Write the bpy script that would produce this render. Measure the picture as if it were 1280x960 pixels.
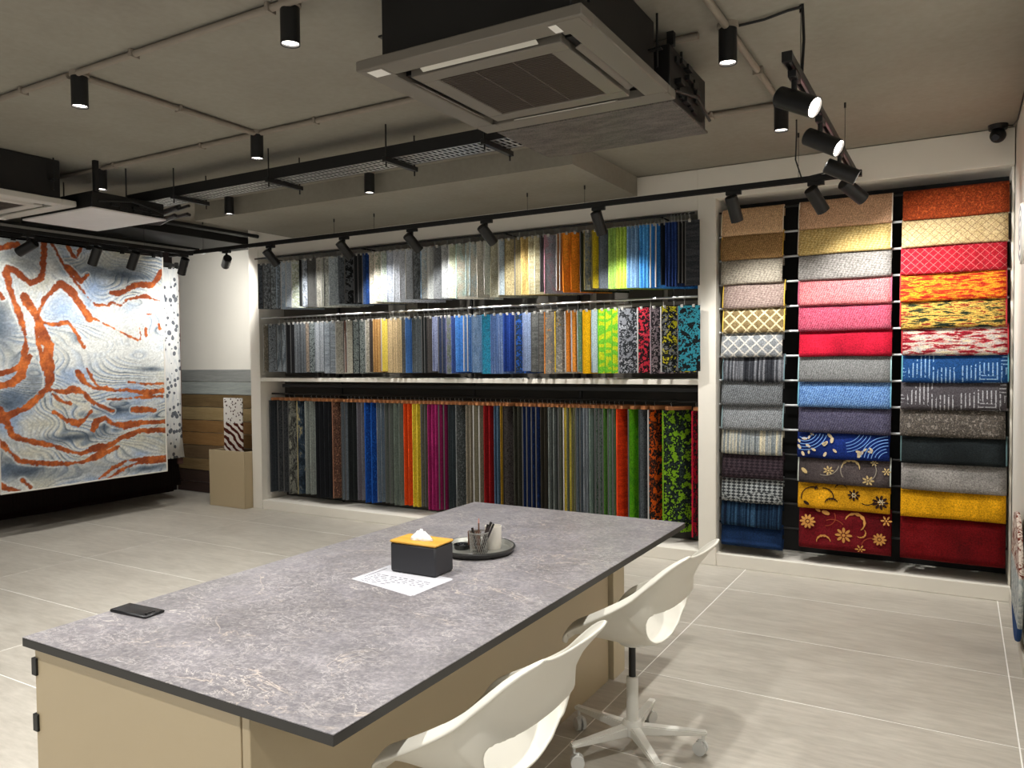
import bpy, bmesh, math, random
import numpy as np
from mathutils import Vector, Matrix
for o in list(bpy.data.objects): bpy.data.objects.remove(o)
random.seed(7); rng = np.random.RandomState(5)
S = bpy.context.scene; COL = S.collection; PI = math.pi

# ---------------------------------------------------------------- camera
H = 1.56; F = 965.43
YAW, PIT, ROL = math.radians(30.147), math.radians(1.718), math.radians(-0.519)
_f = Vector((-math.sin(YAW)*math.cos(PIT), math.cos(YAW)*math.cos(PIT), -math.sin(PIT)))
_r = Vector((math.cos(YAW), math.sin(YAW), 0)); _u = _r.cross(_f)
RT = _r*math.cos(ROL)+_u*math.sin(ROL); UP = -_r*math.sin(ROL)+_u*math.cos(ROL)
CAM = Vector((0, 0, H))
cd = bpy.data.cameras.new('camera'); cd.sensor_width = 36; cd.lens = F/1280*36; cd.clip_start = .02
cam = bpy.data.objects.new('camera', cd); COL.objects.link(cam)
M = Matrix((RT, UP, -_f)).transposed().to_4x4(); M.translation = CAM; cam.matrix_world = M
S.camera = cam
# ---------------------------------------------------------------- world, exposure
S.view_settings.view_transform = 'Standard'; S.view_settings.look = 'None'
S.view_settings.gamma = 1; S.view_settings.use_curve_mapping = False
S.view_settings.exposure = 0.87
W = bpy.data.worlds.new('world'); S.world = W; W.use_nodes = True
W.node_tree.nodes['Background'].inputs[0].default_value = (1.0, .97, .92, 1)
W.node_tree.nodes['Background'].inputs[1].default_value = 0.30
DOWN_W = 52; SPOT_W = 40; RUG_W = 15      # lamp powers

def on(x, y, ax, val):
    """point on the real plane axis=val that the photograph shows at pixel x, y"""
    d = _f + RT*((x-640)/F) + UP*((480-y)/F)
    return CAM + d*((val-CAM[ax])/d[ax])

# ---------------------------------------------------------------- helpers
def lin(c):
    if isinstance(c, str): c = tuple(int(c[i:i+2], 16)/255 for i in (0, 2, 4))
    return tuple((v/12.92 if v <= .04045 else ((v+.055)/1.055)**2.4) for v in c)+(1,)
class NT:
    def __init__(s, name):
        s.m = bpy.data.materials.new(name); s.m.use_nodes = True; s.t = s.m.node_tree
        s.b = s.t.nodes['Principled BSDF']
    def n(s, typ, **k):
        o = s.t.nodes.new(typ)
        for a, v in k.items():
            if a.startswith('i_'): o.inputs[int(a[2:]) if a[2:].isdigit() else a[2:].replace('_', ' ')].default_value = v
            else: setattr(o, a, v)
        return o
    def l(s, a, b): s.t.links.new(a, b)
    def ramp(s, fac, stops, interp='LINEAR'):
        r = s.n('ShaderNodeValToRGB'); r.color_ramp.interpolation = interp
        e = r.color_ramp.elements
        while len(e) < len(stops): e.new(.5)
        for q, (p, c) in zip(e, stops): q.position = p; q.color = lin(c) if not (isinstance(c, tuple) and len(c) == 4) else c
        s.l(fac, r.inputs[0]); return r.outputs[0]
    def mix(s, fac, a, b, mode='MIX'):
        x = s.n('ShaderNodeMix', data_type='RGBA', blend_type=mode)
        for sock, v in ((x.inputs[0], fac), (x.inputs[6], a), (x.inputs[7], b)):
            if isinstance(v, (int, float)): sock.default_value = v
            elif isinstance(v, (tuple, str)): sock.default_value = lin(v) if not (isinstance(v, tuple) and len(v) == 4) else v
            else: s.l(v, sock)
        return x.outputs[2]
    def math(s, op, a, b=None, c=None):
        x = s.n('ShaderNodeMath', operation=op)
        for i, v in enumerate((a, b, c)):
            if v is None: continue
            if isinstance(v, (int, float)): x.inputs[i].default_value = v
            else: s.l(v, x.inputs[i])
        return x.outputs[0]
    def coord(s, scale=(1, 1, 1), kind='Object', loc=(0, 0, 0), rot=(0, 0, 0), rnd=0):
        c = s.n('ShaderNodeTexCoord').outputs[kind]
        if rnd:
            i = s.n('ShaderNodeObjectInfo'); v = s.n('ShaderNodeVectorMath', operation='ADD')
            m = s.math('MULTIPLY', i.outputs['Random'], rnd); s.l(c, v.inputs[0]); s.l(m, v.inputs[1]); c = v.outputs[0]
        mp = s.n('ShaderNodeMapping'); mp.inputs[1].default_value = loc; mp.inputs[2].default_value = rot; mp.inputs[3].default_value = scale
        s.l(c, mp.inputs[0]); return mp.outputs[0]
    def noise(s, vec, scale, detail=2, rough=.5, dist=0):
        x = s.n('ShaderNodeTexNoise'); x.inputs['Scale'].default_value = scale; x.inputs['Detail'].default_value = detail
        x.inputs['Roughness'].default_value = rough; x.inputs['Distortion'].default_value = dist
        s.l(vec, x.inputs['Vector']); return x.outputs['Fac']
    def bump(s, h, strength, dist=.002):
        b = s.n('ShaderNodeBump'); b.inputs['Strength'].default_value = strength; b.inputs['Distance'].default_value = dist
        s.l(h, b.inputs['Height']); s.l(b.outputs[0], s.b.inputs['Normal'])
    def col(s, c):
        if isinstance(c, (tuple, str)): s.b.inputs['Base Color'].default_value = lin(c)
        else: s.l(c, s.b.inputs['Base Color'])
    def p(s, rough=.6, metal=0, spec=None):
        s.b.inputs['Roughness'].default_value = rough; s.b.inputs['Metallic'].default_value = metal
        if spec is not None: s.b.inputs['Specular IOR Level'].default_value = spec
        return s
MATS = {}
def plain(name, c, rough=.5, metal=0, spec=None, var=0.0, vs=8):
    if name in MATS: return MATS[name]
    t = NT(name).p(rough, metal, spec)
    if var:
        f = t.noise(t.coord(), vs, 4)
        a = lin(c); lo = tuple(max(0, v*(1-var)) for v in a[:3])+(1,); hi = tuple(min(1, v*(1+var)) for v in a[:3])+(1,)
        t.col(t.ramp(f, [(.3, lo), (.7, hi)]))
    else: t.col(c)
    MATS[name] = t.m; return t.m
def emis(name, c, st):
    if name in MATS: return MATS[name]
    t = NT(name); t.col('303030'); t.b.inputs['Emission Color'].default_value = lin(c); t.b.inputs['Emission Strength'].default_value = st
    MATS[name] = t.m; return t.m

def link(name, me, mat=None, parent=None, smooth=False):
    o = bpy.data.objects.new(name, me); COL.objects.link(o)
    if mat: me.materials.append(mat)
    if smooth:
        for p in me.polygons: p.use_smooth = True
    if parent: o.parent = parent
    return o
def tag(o, label=None, cat=None, group=None, kind=None):
    if label: o['label'] = label
    if cat: o['category'] = cat
    if group: o['group'] = group
    if kind: o['kind'] = kind
    return o
def empty(name, loc=(0, 0, 0), rz=0, **k):
    o = bpy.data.objects.new(name, None); COL.objects.link(o); o.location = loc; o.rotation_euler = (0, 0, rz); o.empty_display_size = .05
    return tag(o, **k)
class B:
    """collects boxes, tubes and lathes into one mesh"""
    def __init__(s): s.v = []; s.f = []; s.sm = []
    def add(s, vs, fs, sm=False):
        n = len(s.v); s.v += [tuple(v) for v in vs]; s.f += [tuple(i+n for i in f) for f in fs]; s.sm += [sm]*len(fs); return s
    def box(s, x0, x1, y0, y1, z0, z1, b=0, rot=None):
        bm = bmesh.new(); bmesh.ops.create_cube(bm, size=1)
        for v in bm.verts: v.co = Vector(((x0+x1)/2+v.co.x*(x1-x0), (y0+y1)/2+v.co.y*(y1-y0), (z0+z1)/2+v.co.z*(z1-z0)))
        if b: bmesh.ops.bevel(bm, geom=bm.edges[:], offset=b, segments=1, affect='EDGES')
        if rot: bmesh.ops.transform(bm, matrix=rot, verts=bm.verts)
        bm.verts.index_update(); s.add([v.co[:] for v in bm.verts], [[v.index for v in f.verts] for f in bm.faces]); bm.free(); return s
    def tube(s, pts, r, n=8, cap=True):
        pts = [Vector(p) for p in pts]; rings = []; rr = r if isinstance(r, (list, tuple)) else [r]*len(pts)
        t0 = (pts[1]-pts[0]).normalized(); a = Vector((0, 0, 1)) if abs(t0.z) < .9 else Vector((1, 0, 0)); nx = t0.cross(a).normalized()
        for i, p in enumerate(pts):
            t = (pts[min(i+1, len(pts)-1)]-pts[max(i-1, 0)]).normalized()
            nx = (nx-t*nx.dot(t)).normalized(); ny = t.cross(nx)
            rings.append([p+(nx*math.cos(2*PI*k/n)+ny*math.sin(2*PI*k/n))*rr[i] for k in range(n)])
        vs = [v for q in rings for v in q]; fs = [(i*n+k, i*n+(k+1) % n, (i+1)*n+(k+1) % n, (i+1)*n+k) for i in range(len(pts)-1) for k in range(n)]
        s.add(vs, fs, True)
        if cap: s.add(rings[0], [tuple(range(n))[::-1]]); s.add(rings[-1], [tuple(range(n))])
        return s
    def lathe(s, prof, c=(0, 0, 0), n=20, M=None, cap=True):
        vs = [Vector((c[0]+r*math.cos(2*PI*k/n), c[1]+r*math.sin(2*PI*k/n), c[2]+z)) for r, z in prof for k in range(n)]
        if M: vs = [M @ v for v in vs]
        m = len(prof); fs = [(i*n+k, i*n+(k+1) % n, (i+1)*n+(k+1) % n, (i+1)*n+k) for i in range(m-1) for k in range(n)]
        s.add(vs, fs, True)
        if cap: s.add(vs[:n], [tuple(range(n))[::-1]]); s.add(vs[-n:], [tuple(range(n))])
        return s
    def mesh(s, name):
        me = bpy.data.meshes.new(name); me.from_pydata(s.v, [], s.f)
        me.polygons.foreach_set('use_smooth', s.sm); me.update()
        try: me.set_sharp_from_angle(angle=math.radians(40))
        except Exception: pass
        return me
    def obj(s, name, mat, parent=None, loc=None):
        o = link(name, s.mesh(name), mat, parent)
        if loc: o.location = loc
        return o
def bx(name, mat, parent, x0, x1, y0, y1, z0, z1, b=0): return B().box(x0, x1, y0, y1, z0, z1, b).obj(name, mat, parent)

# ---------------------------------------------------------------- basic materials
def m_ceiling():
    t = NT('ceiling_paint').p(.85, 0, .3); c = t.coord()
    f = t.noise(c, 1.3, 6, .6); g = t.noise(c, 30, 3)
    t.col(t.mix(.3, t.ramp(f, [(.3, '827c71'), (.7, '949084')]), t.ramp(g, [(.3, '827c71'), (.7, '949084')]))); t.bump(g, .2, .003); return t.m
def m_tile():
    t = NT('porcelain_tile').p(.42, 0, .4); c = t.coord((1, 2.2, 1), rnd=40)
    f = t.noise(c, 2.2, 7, .62, .4); g = t.noise(t.coord((1, 5, 1), rnd=11), 7, 5, .65)
    a = t.ramp(f, [(.3, 'a8a297'), (.5, 'b6b0a5'), (.72, 'c6c1b6')]); b = t.ramp(g, [(.35, 'a09a8f'), (.65, 'c4beb3')])
    t.col(t.mix(.45, a, b)); t.l(t.math('MULTIPLY_ADD', g, .25, .32), t.b.inputs['Roughness']); return t.m
def m_marble():
    t = NT('stone_laminate').p(.38, 0, .45); c = t.coord()
    base = t.noise(t.coord((1, 1, 1)), 3.2, 9, .68, .3); fine = t.noise(c, 70, 5, .7)
    a = t.ramp(base, [(.3, '5e5b5f'), (.5, '77747a'), (.7, '97939a')])
    a = t.mix(.42, a, t.ramp(fine, [(.35, '5e5b5e'), (.5, '85817f'), (.68, 'b3adab')]))
    for sc, wdt, colr, k, sd in ((2.1, .006, 'd2c3b2', .6, 0), (3.9, .008, 'cfc8c0', .65, 5), (8, .014, 'c3bebc', .6, 9), (16, .028, 'bdb8b6', .5, 14)):
        v = t.noise(t.coord((1, 1.6, 1), loc=(sd, sd*2, 0), rot=(0, 0, .5+sd*.2)), sc, 5, .6, 1.1)
        d = t.math('ABSOLUTE', t.math('SUBTRACT', v, .5)); line = t.math('SUBTRACT', 1, t.math('MINIMUM', t.math('DIVIDE', d, wdt), 1))
        msk = t.noise(t.coord(loc=(sd+3, 1, 0)), 2.6, 3, .6); mk = t.ramp(msk, [(.44, (0, 0, 0, 1)), (.58, (1, 1, 1, 1))])
        t2 = t.math('MULTIPLY', t.math('MULTIPLY', line, mk), k); a = t.mix(t2, a, colr)
    t.col(a); return t.m
def m_wood(name, cols, stretch='X'):
    t = NT(name).p(.55, 0, .35); sc = (.8, 9, 9) if stretch == 'X' else (9, 9, .8)
    f = t.noise(t.coord(sc, rnd=20), 2.2, 6, .62, 1.4); g = t.noise(t.coord(tuple(q*4 for q in sc), rnd=9), 4, 3)
    t.col(t.mix(.3, t.ramp(f, [(.3, cols[0]), (.55, cols[1]), (.75, cols[2])]), t.ramp(g, [(.3, cols[0]), (.7, cols[2])]))); t.bump(g, .15, .001); return t.m
WHITE = plain('unit_paint', 'e4dfd4', .55, var=.03, vs=2)
WALLP = plain('wall_paint', 'd6d2c8', .8, var=.03, vs=2)
BLACK = plain('black_powder_coat', '151515', .42, 0, .4, var=.15, vs=30)
DARKM = plain('dark_sheet_metal', '1b1a19', .5, .3, var=.2, vs=6)
GALV = plain('galvanised_steel', 'b4b5b2', .4, .7, var=.1, vs=15)
GREYP = plain('grey_painted_conduit', '857b6e', .6, var=.08, vs=10)
CHROME = plain('brushed_steel', 'c9cac8', .3, .8)
RODM = plain('pale_rod_enamel', 'c6c9cc', .35, .1)
BEIGE = plain('beige_laminate', 'b3a283', .35, 0, .45, var=.03, vs=1.5)
PANELD = plain('dark_backing_board', '2b2822', .75, var=.12, vs=5)
BACKD = plain('taupe_backing', '57524a', .8, var=.06, vs=4)
CEIL = m_ceiling(); TILE = m_tile()

# ================================================================ STRUCTURE
YF, YB, YW = 5.77, 6.13, 6.16           # front of the shelving, its back board, the wall
XR, XL = .29, -8.4; ZC = 2.99
fl = bx('floor', plain('grout', 'f2f0ea', .8, var=.03), None, XL, XR+2.2, -1.6, YW, -.05, -.0008); tag(fl, kind='structure')
tm = B().box(-.788, .788, -.398, .398, -.02, 0, .0015).mesh('floor_tile'); tm.materials.append(TILE)
for j in range(-3, 8):
    for i in range(-5, 3):
        x0 = -1.365+1.58*i; y0 = 2.83+.8*j
        if x0 > XR+1.2 or y0 > YW-.1 or x0+1.58 < XL: continue
        xa, xb = x0+.002, min(x0+1.578, XR+2.2); ya, yb = y0+.002, min(y0+.798, YW)
        if y0 < -1.6: continue
        if x0 < XL: xa = XL
        if xb-xa < 1.57 or yb-ya < .79 or (x0 < XR < x0+1.58 and y0 > 2.2):
            if y0 > 2.2: xb = min(xb, XR)
            if xb-xa < .03: continue
            me = B().box(xa, xb, ya, yb, -.02, 0, .0015).mesh('floor_tile'); o = link('floor_tile', me, TILE, fl)
        else:
            o = bpy.data.objects.new('floor_tile', tm); COL.objects.link(o); o.location = (x0+.79, y0+.4, 0); o.parent = fl
ce = bx('ceiling', CEIL, None, XL-.1, XR+2.2, -1.6, YW+.1, ZC, ZC+.1); tag(ce, kind='structure')
tag(bx('wall_right', WALLP, None, XR, XR+.12, 2.55, YW, 0, ZC), kind='structure')
wb = bx('wall_back', WALLP, None, XL-.1, XR+.12, YW, YW+.1, 0, ZC); tag(wb, kind='structure')
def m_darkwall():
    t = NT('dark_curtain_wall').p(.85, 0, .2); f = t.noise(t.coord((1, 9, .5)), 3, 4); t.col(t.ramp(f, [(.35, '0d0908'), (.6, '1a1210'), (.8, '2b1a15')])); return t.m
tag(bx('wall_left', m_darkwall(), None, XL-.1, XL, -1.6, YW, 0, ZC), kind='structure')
sk = plain('skirting_tile', 'c8c2b6', .45, var=.04)
tag(bx('baseboard_right', sk, None, XR-.014, XR, 2.55, YF-.002, 0, .085, .003), kind='structure')
# dropped concrete beam box over the samples
bmx = B().box(-5.94, -2.2, 4.6, YF-.002, 2.84, ZC-.001); tag(bmx.obj('trim_1', CEIL), kind='structure')
# oak, grey and walnut planks on the back wall
zs = [on(228, y, 1, YW-.02).z for y in (462, 477, 492.5, 508, 524, 539, 555, 571, 585.5, 600)]+[0.005]
pal = [('787a78', '8b8d8a', '9c9d98'), ('848a88', '9aa09c', 'b0b3ac'), ('5f4c34', '74603f', '857050'), ('8a7550', 'a08a61', 'b59e75'),
       ('7a5a36', '8f6c42', 'a07c50'), ('80603a', '977145', 'ab8557'), ('66513a', '786248', '8b7456'), ('77603f', '8c7450', 'a08862'), ('3b2d28', '46362f', '54423a'), ('2f2320', '3d2d28', '4b3932')]
lab = ['smoky grey', 'pale silver grey', 'dull brown', 'light oak', 'warm brown', 'honey brown', 'greyish brown', 'sandy brown', 'dark walnut', 'darkest walnut']
for k in range(10):
    o = bx('wood_plank', m_wood('plank_wood_%d' % k, pal[k]), wb, -8.35, -6.66, YW-.018-.003*(k % 2), YW-.0005, zs[k+1]+.004, zs[k]-.002, .002)
    o['label'] = lab[k]+' wood plank'
# black duct at the back left
d = bx('ventilation_duct', DARKM, None, -7.45, -6.78, 3.9, YW-.005, 2.855, ZC-.004, .004)
tag(d, 'black ventilation duct running under the ceiling to the back wall at left', 'duct')

# ================================================================ SHELVING UNIT
U = empty('shelving_unit', (-4, YF, 0), label='off white built-in shelving unit with long middle shelf and right rug bay', cat='shelving')
def ub(name, *a, mat=WHITE, b=.003):
    o = B().box(a[0]+4, a[1]+4, a[2]-YF, a[3]-YF, a[4], a[5], b).obj(name, mat, U); return o
XA, XD0, XD1, XE = -6.5, -1.72, -1.585, .285
ub('side_panel', -6.6, XA+.045, YF, YW-.004, 0, ZC-.004)
ub('divider', XD0, XD1, YF, YB+.02, .0, 2.76)
ub('plinth', -6.455, XD0, YF+.003, YB+.02, 0, .095); ub('plinth', XD1, XE, YF+.003, YB+.02, 0, .095)
ub('shelf', -6.455, XD0, YF+.002, YB, 1.365, 1.405)
ub('header', -6.455, XD0, YF+.001, YW-.02, 2.68, ZC-.004)
ub('header', XD0, XE, YF+.001, YW-.02, 2.755, ZC-.004)
ub('side_panel', .272, XE+.002, YF+.05, YB+.02, .095, 2.755)
ub('back_panel', -6.455, XD0, YB-.005, YB+.012, .095, 2.68, mat=plain('pale_back_board', 'b9b4a8', .8))
o = ub('back_panel', XD1, .272, YB-.005, YB+.012, .095, 2.755, mat=plain('black_back_board', '0c0c0c', .7)); o['label'] = 'black back panel behind the draped rugs'
# taupe rail boards behind the sample rows, with bright gaps between them
def board_row(z0, z1, gaps, y, mat=BACKD):
    xs = -6.43
    for a, b in [(on(p, 470, 1, y).x, on(q, 470, 1, y).x) for p, q in gaps]+[(XD0-.005, 0)]:
        if a-xs > .02: ub('rail_board', xs, a, y, y+.012, z0, z1, mat=mat, b=0)
        xs = b
board_row(1.41, 2.0, [(394, 398), (401, 404), (408, 412), (418, 421), (427, 431), (451, 454), (637, 641), (715, 718), (724, 733), (740, 748), (757, 759)], YB-.03)
board_row(2.03, 2.66, [(508, 523), (534, 537), (737, 746), (829, 835), (841, 843), (855, 857)], YB-.03)
ub('back_board', -6.44, XD0-.005, YB-.03, YB-.012, .1, 1.36, mat=PANELD)
o = ub('rail_beam', -6.3, XD0-.003, 5.93, 5.97, 1.30, 1.335, mat=BLACK)
for xx in (-5.6, -3.95, -2.85):
    ub('support_post', xx-.012, xx+.012, 6.086, 6.0995, .095, 1.365, mat=BLACK)
    ub('support_post', xx-.012, xx+.012, 6.05, 6.075, 1.405, 2.66, mat=BLACK)

# ================================================================ FABRIC MATERIALS
def fabric(cols, pat, name='carpet'):
    key = (tuple(cols), pat)
    if key in MATS: return MATS[key]
    t = NT(name+'_'+pat).p(.92, 0, .15); c0 = cols[0]; c1 = cols[1] if len(cols) > 1 else None; c2 = cols[2] if len(cols) > 2 else c1
    a = lin(c0); dk = tuple(v*.62 for v in a[:3])+(1,); lt = tuple(min(1, v*1.3+.004) for v in a[:3])+(1,)
    fine = t.noise(t.coord(rnd=7), 120, 3, .7)
    axes = 'yz'
    if pat == 'plain': base = t.ramp(t.noise(t.coord(rnd=9), 5, 3), [(.3, dk), (.55, a), (.75, lt)])
    elif pat in ('rib', 'stripe', 'ribwide', 'xstripe'):
        sc = {'rib': (1, 75, .25), 'stripe': (1, 42, .9), 'ribwide': (1, 26, .2), 'xstripe': (60, .3, .8)}[pat]
        f = t.noise(t.coord(sc, rnd=9), 1, 2, .6)
        base = t.ramp(f, [(.32, dk if not c1 else lin(c1)), (.5, a), (.68, lt if c2 is None else lin(c2))])
    elif pat in ('blotch', 'camo'):
        c = t.coord(rnd=30); v = t.n('ShaderNodeTexVoronoi'); v.inputs['Scale'].default_value = 135; t.l(c, v.inputs['Vector'])
        f = t.noise(v.outputs['Position'] , 17 if pat == 'camo' else 24, 3, .75)
        st = [(0, a), (.5, lin(c1))] if len(cols) == 2 else [(0, a), (.46, lin(c1)), (.57, lin(c2))]
        if len(cols) > 3: st.append((.66, lin(cols[3])))
        base = t.ramp(f, st, 'CONSTANT')
    elif pat == 'patch':
        f = t.noise(t.coord((1, 1, .6), rnd=30), 9, 5, .7, .6)
        st = [(.34+.32*i/max(1, len(cols)-1), lin(c)) for i, c in enumerate(cols)]; base = t.ramp(f, st)
    elif pat == 'speck':
        f = t.noise(t.coord((1, 1, .8), rnd=30), 48, 4, .75); base = t.ramp(f, [(.4, a), (.5, lin(c1)), (.62, lin(c2))])
    elif pat == 'diag':
        f = t.noise(t.coord((1, 30, 5), rot=(.7, 0, 0), rnd=9), 1.6, 2); base = t.ramp(f, [(.42, a), (.56, lin(c1))])
    elif pat == 'lines':
        f = t.noise(t.coord((1, 60, 1.4), rnd=9), 1, 1); base = t.ramp(f, [(.48, a), (.6, lin(c1))], 'CONSTANT')
    elif pat == 'dash':
        f = t.noise(t.coord((1, 5, 46), rnd=9), 1, 2, .6); base = t.ramp(f, [(.42, a), (.58, lin(c1))])
    elif pat == 'wave':
        w = t.n('ShaderNodeTexWave', wave_type='BANDS', bands_direction='Z'); w.inputs['Scale'].default_value = 3; w.inputs['Distortion'].default_value = 9; w.inputs['Detail'].default_value = 3; w.inputs['Detail Scale'].default_value = 2
        t.l(t.coord((1, 1, 1.4), rnd=3), w.inputs['Vector']); f2 = t.noise(t.coord((1, 70, .5)), 1, 1)
        base = t.mix(t.math('MULTIPLY', f2, .5), t.ramp(w.outputs['Fac'], [(.35, a), (.55, lin(c1))]), c2)
    elif pat in ('lattice', 'lattice2'):
        n = 12 if pat == 'lattice' else 19
        sep = t.n('ShaderNodeSeparateXYZ'); t.l(t.coord(), sep.inputs[0]); x, z = sep.outputs[0], sep.outputs[2]
        wob = t.math('MULTIPLY', t.noise(t.coord(), 25, 2), .1)
        def ln(q, w):
            fr = t.math('FRACT', t.math('ADD', t.math('MULTIPLY', q, n), wob)); return t.math('LESS_THAN', t.math('ABSOLUTE', t.math('SUBTRACT', fr, .5)), w)
        w = .095 if pat == 'lattice' else .045
        m = t.math('MAXIMUM', ln(t.math('ADD', x, z), w), ln(t.math('SUBTRACT', x, z), w))
        base = t.mix(m, t.ramp(t.noise(t.coord(), 24, 3), [(.3, a), (.7, lin(c2))]), c1)
    elif pat in ('weave', 'herring', 'hound'):
        k = t.n('ShaderNodeTexChecker'); k.inputs['Scale'].default_value = {'weave': 95, 'herring': 60, 'hound': 38}[pat]
        t.l(t.coord((1, 1, 1.6), rot=(0, .5 if pat != 'hound' else .78, 0)), k.inputs[0]); k.inputs[1].default_value = a; k.inputs[2].default_value = lin(c1)
        base = t.mix(.35 if pat != 'hound' else .12, k.outputs[0], t.ramp(t.noise(t.coord(), 60, 3), [(.35, a), (.65, lin(c1))]))
    elif pat == 'hband':
        f = t.noise(t.coord((3.2, 1, 19), rnd=0), 2.6, 5, .7, .3); n_ = len(cols)
        base = t.ramp(f, [(.41+.18*i/(n_-1), lin(c)) for i, c in enumerate(cols)])
    elif pat == 'bars':   # bundles of broken bars in two directions
        v = t.n('ShaderNodeTexVoronoi', distance='CHEBYCHEV'); v.inputs['Scale'].default_value = 7; t.l(t.coord((1, 1, 1)), v.inputs['Vector'])
        sep = t.n('ShaderNodeSeparateColor'); t.l(v.outputs['Color'], sep.inputs[0]); xy = t.n('ShaderNodeSeparateXYZ'); t.l(t.coord(), xy.inputs[0])
        q = t.math('GREATER_THAN', sep.outputs[0], .5)
        u = t.math('ADD', t.math('MULTIPLY', xy.outputs[0], q), t.math('MULTIPLY', xy.outputs[2], t.math('SUBTRACT', 1, q)))
        ln_ = t.math('LESS_THAN', t.math('FRACT', t.math('MULTIPLY', u, 42)), .3)
        ln_ = t.math('MULTIPLY', ln_, t.math('GREATER_THAN', sep.outputs[1], .45)); ln_ = t.math('MULTIPLY', ln_, t.math('GREATER_THAN', t.noise(t.coord(), 60, 2), .42))
        base = t.mix(ln_, c0, c1)
    else: base = a
    t.col(t.mix(.72 if pat not in ('camo', 'blotch') else .4, base, t.mix(1.0, base, t.ramp(fine, [(.3, (.3, .3, .3, 1)), (.7, (1.8, 1.8, 1.8, 1))]), 'MULTIPLY')))
    cs_ = t.b.inputs['Base Color'].links[0].from_socket; t.l(t.mix(1.0, cs_, (.80, .80, .80, 1), 'MULTIPLY'), t.b.inputs['Base Color'])
    t.bump(fine, .5, .003); MATS[key] = t.m; return t.m

# ================================================================ HANGING SAMPLES
EDGE = plain('pale_edge_binding', 'a9a8a4', .8); EDGED = plain('charcoal_edge_binding', '4a4a4a', .8)
CLIP = plain('white_plastic_clip', 'aaa8a2', .5); HANG = m_wood('orange_hanger_wood', ('8d5a36', 'a86d43', 'bd8152'), 'X')
used = {}
def row(specs, xend, YFr, ztop, zbot, wid0, rail, ypix, hanger, tilt, ang):
    """specs: (left pixel of the strip, colours, pattern, number of cards, look)"""
    zr = ztop+.055
    for i, sp in enumerate(specs):
        x0, cols, pat, n, desc = sp; x1 = specs[i+1][0] if i+1 < len(specs) else xend
        last = i == len(specs)-1; an = (1.38 if YFr < YF else .3) if last else (.78 if x1-x0 > 28 and n == 1 else ang); xlim = on(xend-.6, ypix(xend), 1, YFr+.03).x if last and YFr < YF else XD0-.02
        wid = min(wid0, (xlim-on(x0+(x1-x0)*(n-1)/n, ypix(x0), 1, YFr).x)/math.sin(an))
        
        sp_ = abs(on(x1, ypix(x1), 1, YFr).x-on(x0, ypix(x0), 1, YFr).x)/n*math.cos(ang); hw = max(.004, min(.048, sp_*.92)-.008)
        mat = fabric(cols, pat)
        jit = random.uniform(-.012, .012); h = ztop-zbot+jit
        th = .007
        me = B().box(0, th, 0, wid, -h, 0, .0015).mesh('carpet_sample'); me.materials.append(mat)
        bm_ = B().box(-.0008, th+.0008, -.004, .0035, -h+.001, -.001).mesh('edge_binding')
        bm_.materials.append((EDGE if sum(lin(cols[0])[:3]) > .6 else EDGED) if (random.random() < .42 and n < 3) else fabric((cols[-1] if pat not in ('camo', 'lines') else cols[0],), 'plain'))
        if hanger: hm = B().box(-.001, .007+hw*.98, .02, wid-.02, .002, .03, .001).mesh('wood_hanger'); hm.materials.append(HANG)
        else:
            hm = B().box(-.0025, th+.0025, .02, .04, -.014, .010, .001).mesh('clip'); hm.materials.append(CLIP)
        hk = B().tube([(th/2, wid*.3, .005), (th/2, wid*.3, .042), (th/2+.005, wid*.3-.010, .050), (th/2, wid*.3, .0588)], .0018, 5).mesh('hook'); hk.materials.append(CHROME)
        tl = random.uniform(-tilt, tilt) if i % 3 else random.uniform(-tilt, tilt)*2
        lim = .28*sp_/(ztop-zbot); tl = max(-lim, min(lim, tl))
        for k in range(n):
            px = x0+(x1-x0)*k/n
            X = on(px, ypix(px), 1, YFr).x
            hm_used = False
            o = bpy.data.objects.new('carpet_sample', me); COL.objects.link(o); o.location = (X, YFr+random.uniform(-.004, .004)+0, ztop)
            o.rotation_euler = (0, tl if hanger == 0 else 0, -an+random.uniform(-.008, .008)*(an == ang))
            for nm, m in (('edge_binding', bm_), ('wood_hanger' if hanger else 'clip', hm), ('hook', hk))+((() if hanger or wid < .15 else (('clip', hm),))):
                c = bpy.data.objects.new(nm, m); COL.objects.link(c); c.parent = o
                if nm == 'clip' and hm_used: c.location = (0, wid-.08, 0)
                if nm == 'clip': hm_used = True
            if n == 1: lb = '%s carpet sample card on the %s rail' % (desc, rail)
            else:
                wd = ['first', 'second', 'third', 'fourth', 'fifth', 'sixth', 'seventh']
                lb = '%s carpet sample on the %s rail, %s of %d from left' % (desc, rail, wd[k], n)
            assert lb not in used, lb
            used[lb] = 1
            tag(o, lb, 'carpet sample', 'carpet samples on the %s rail' % rail)
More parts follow.
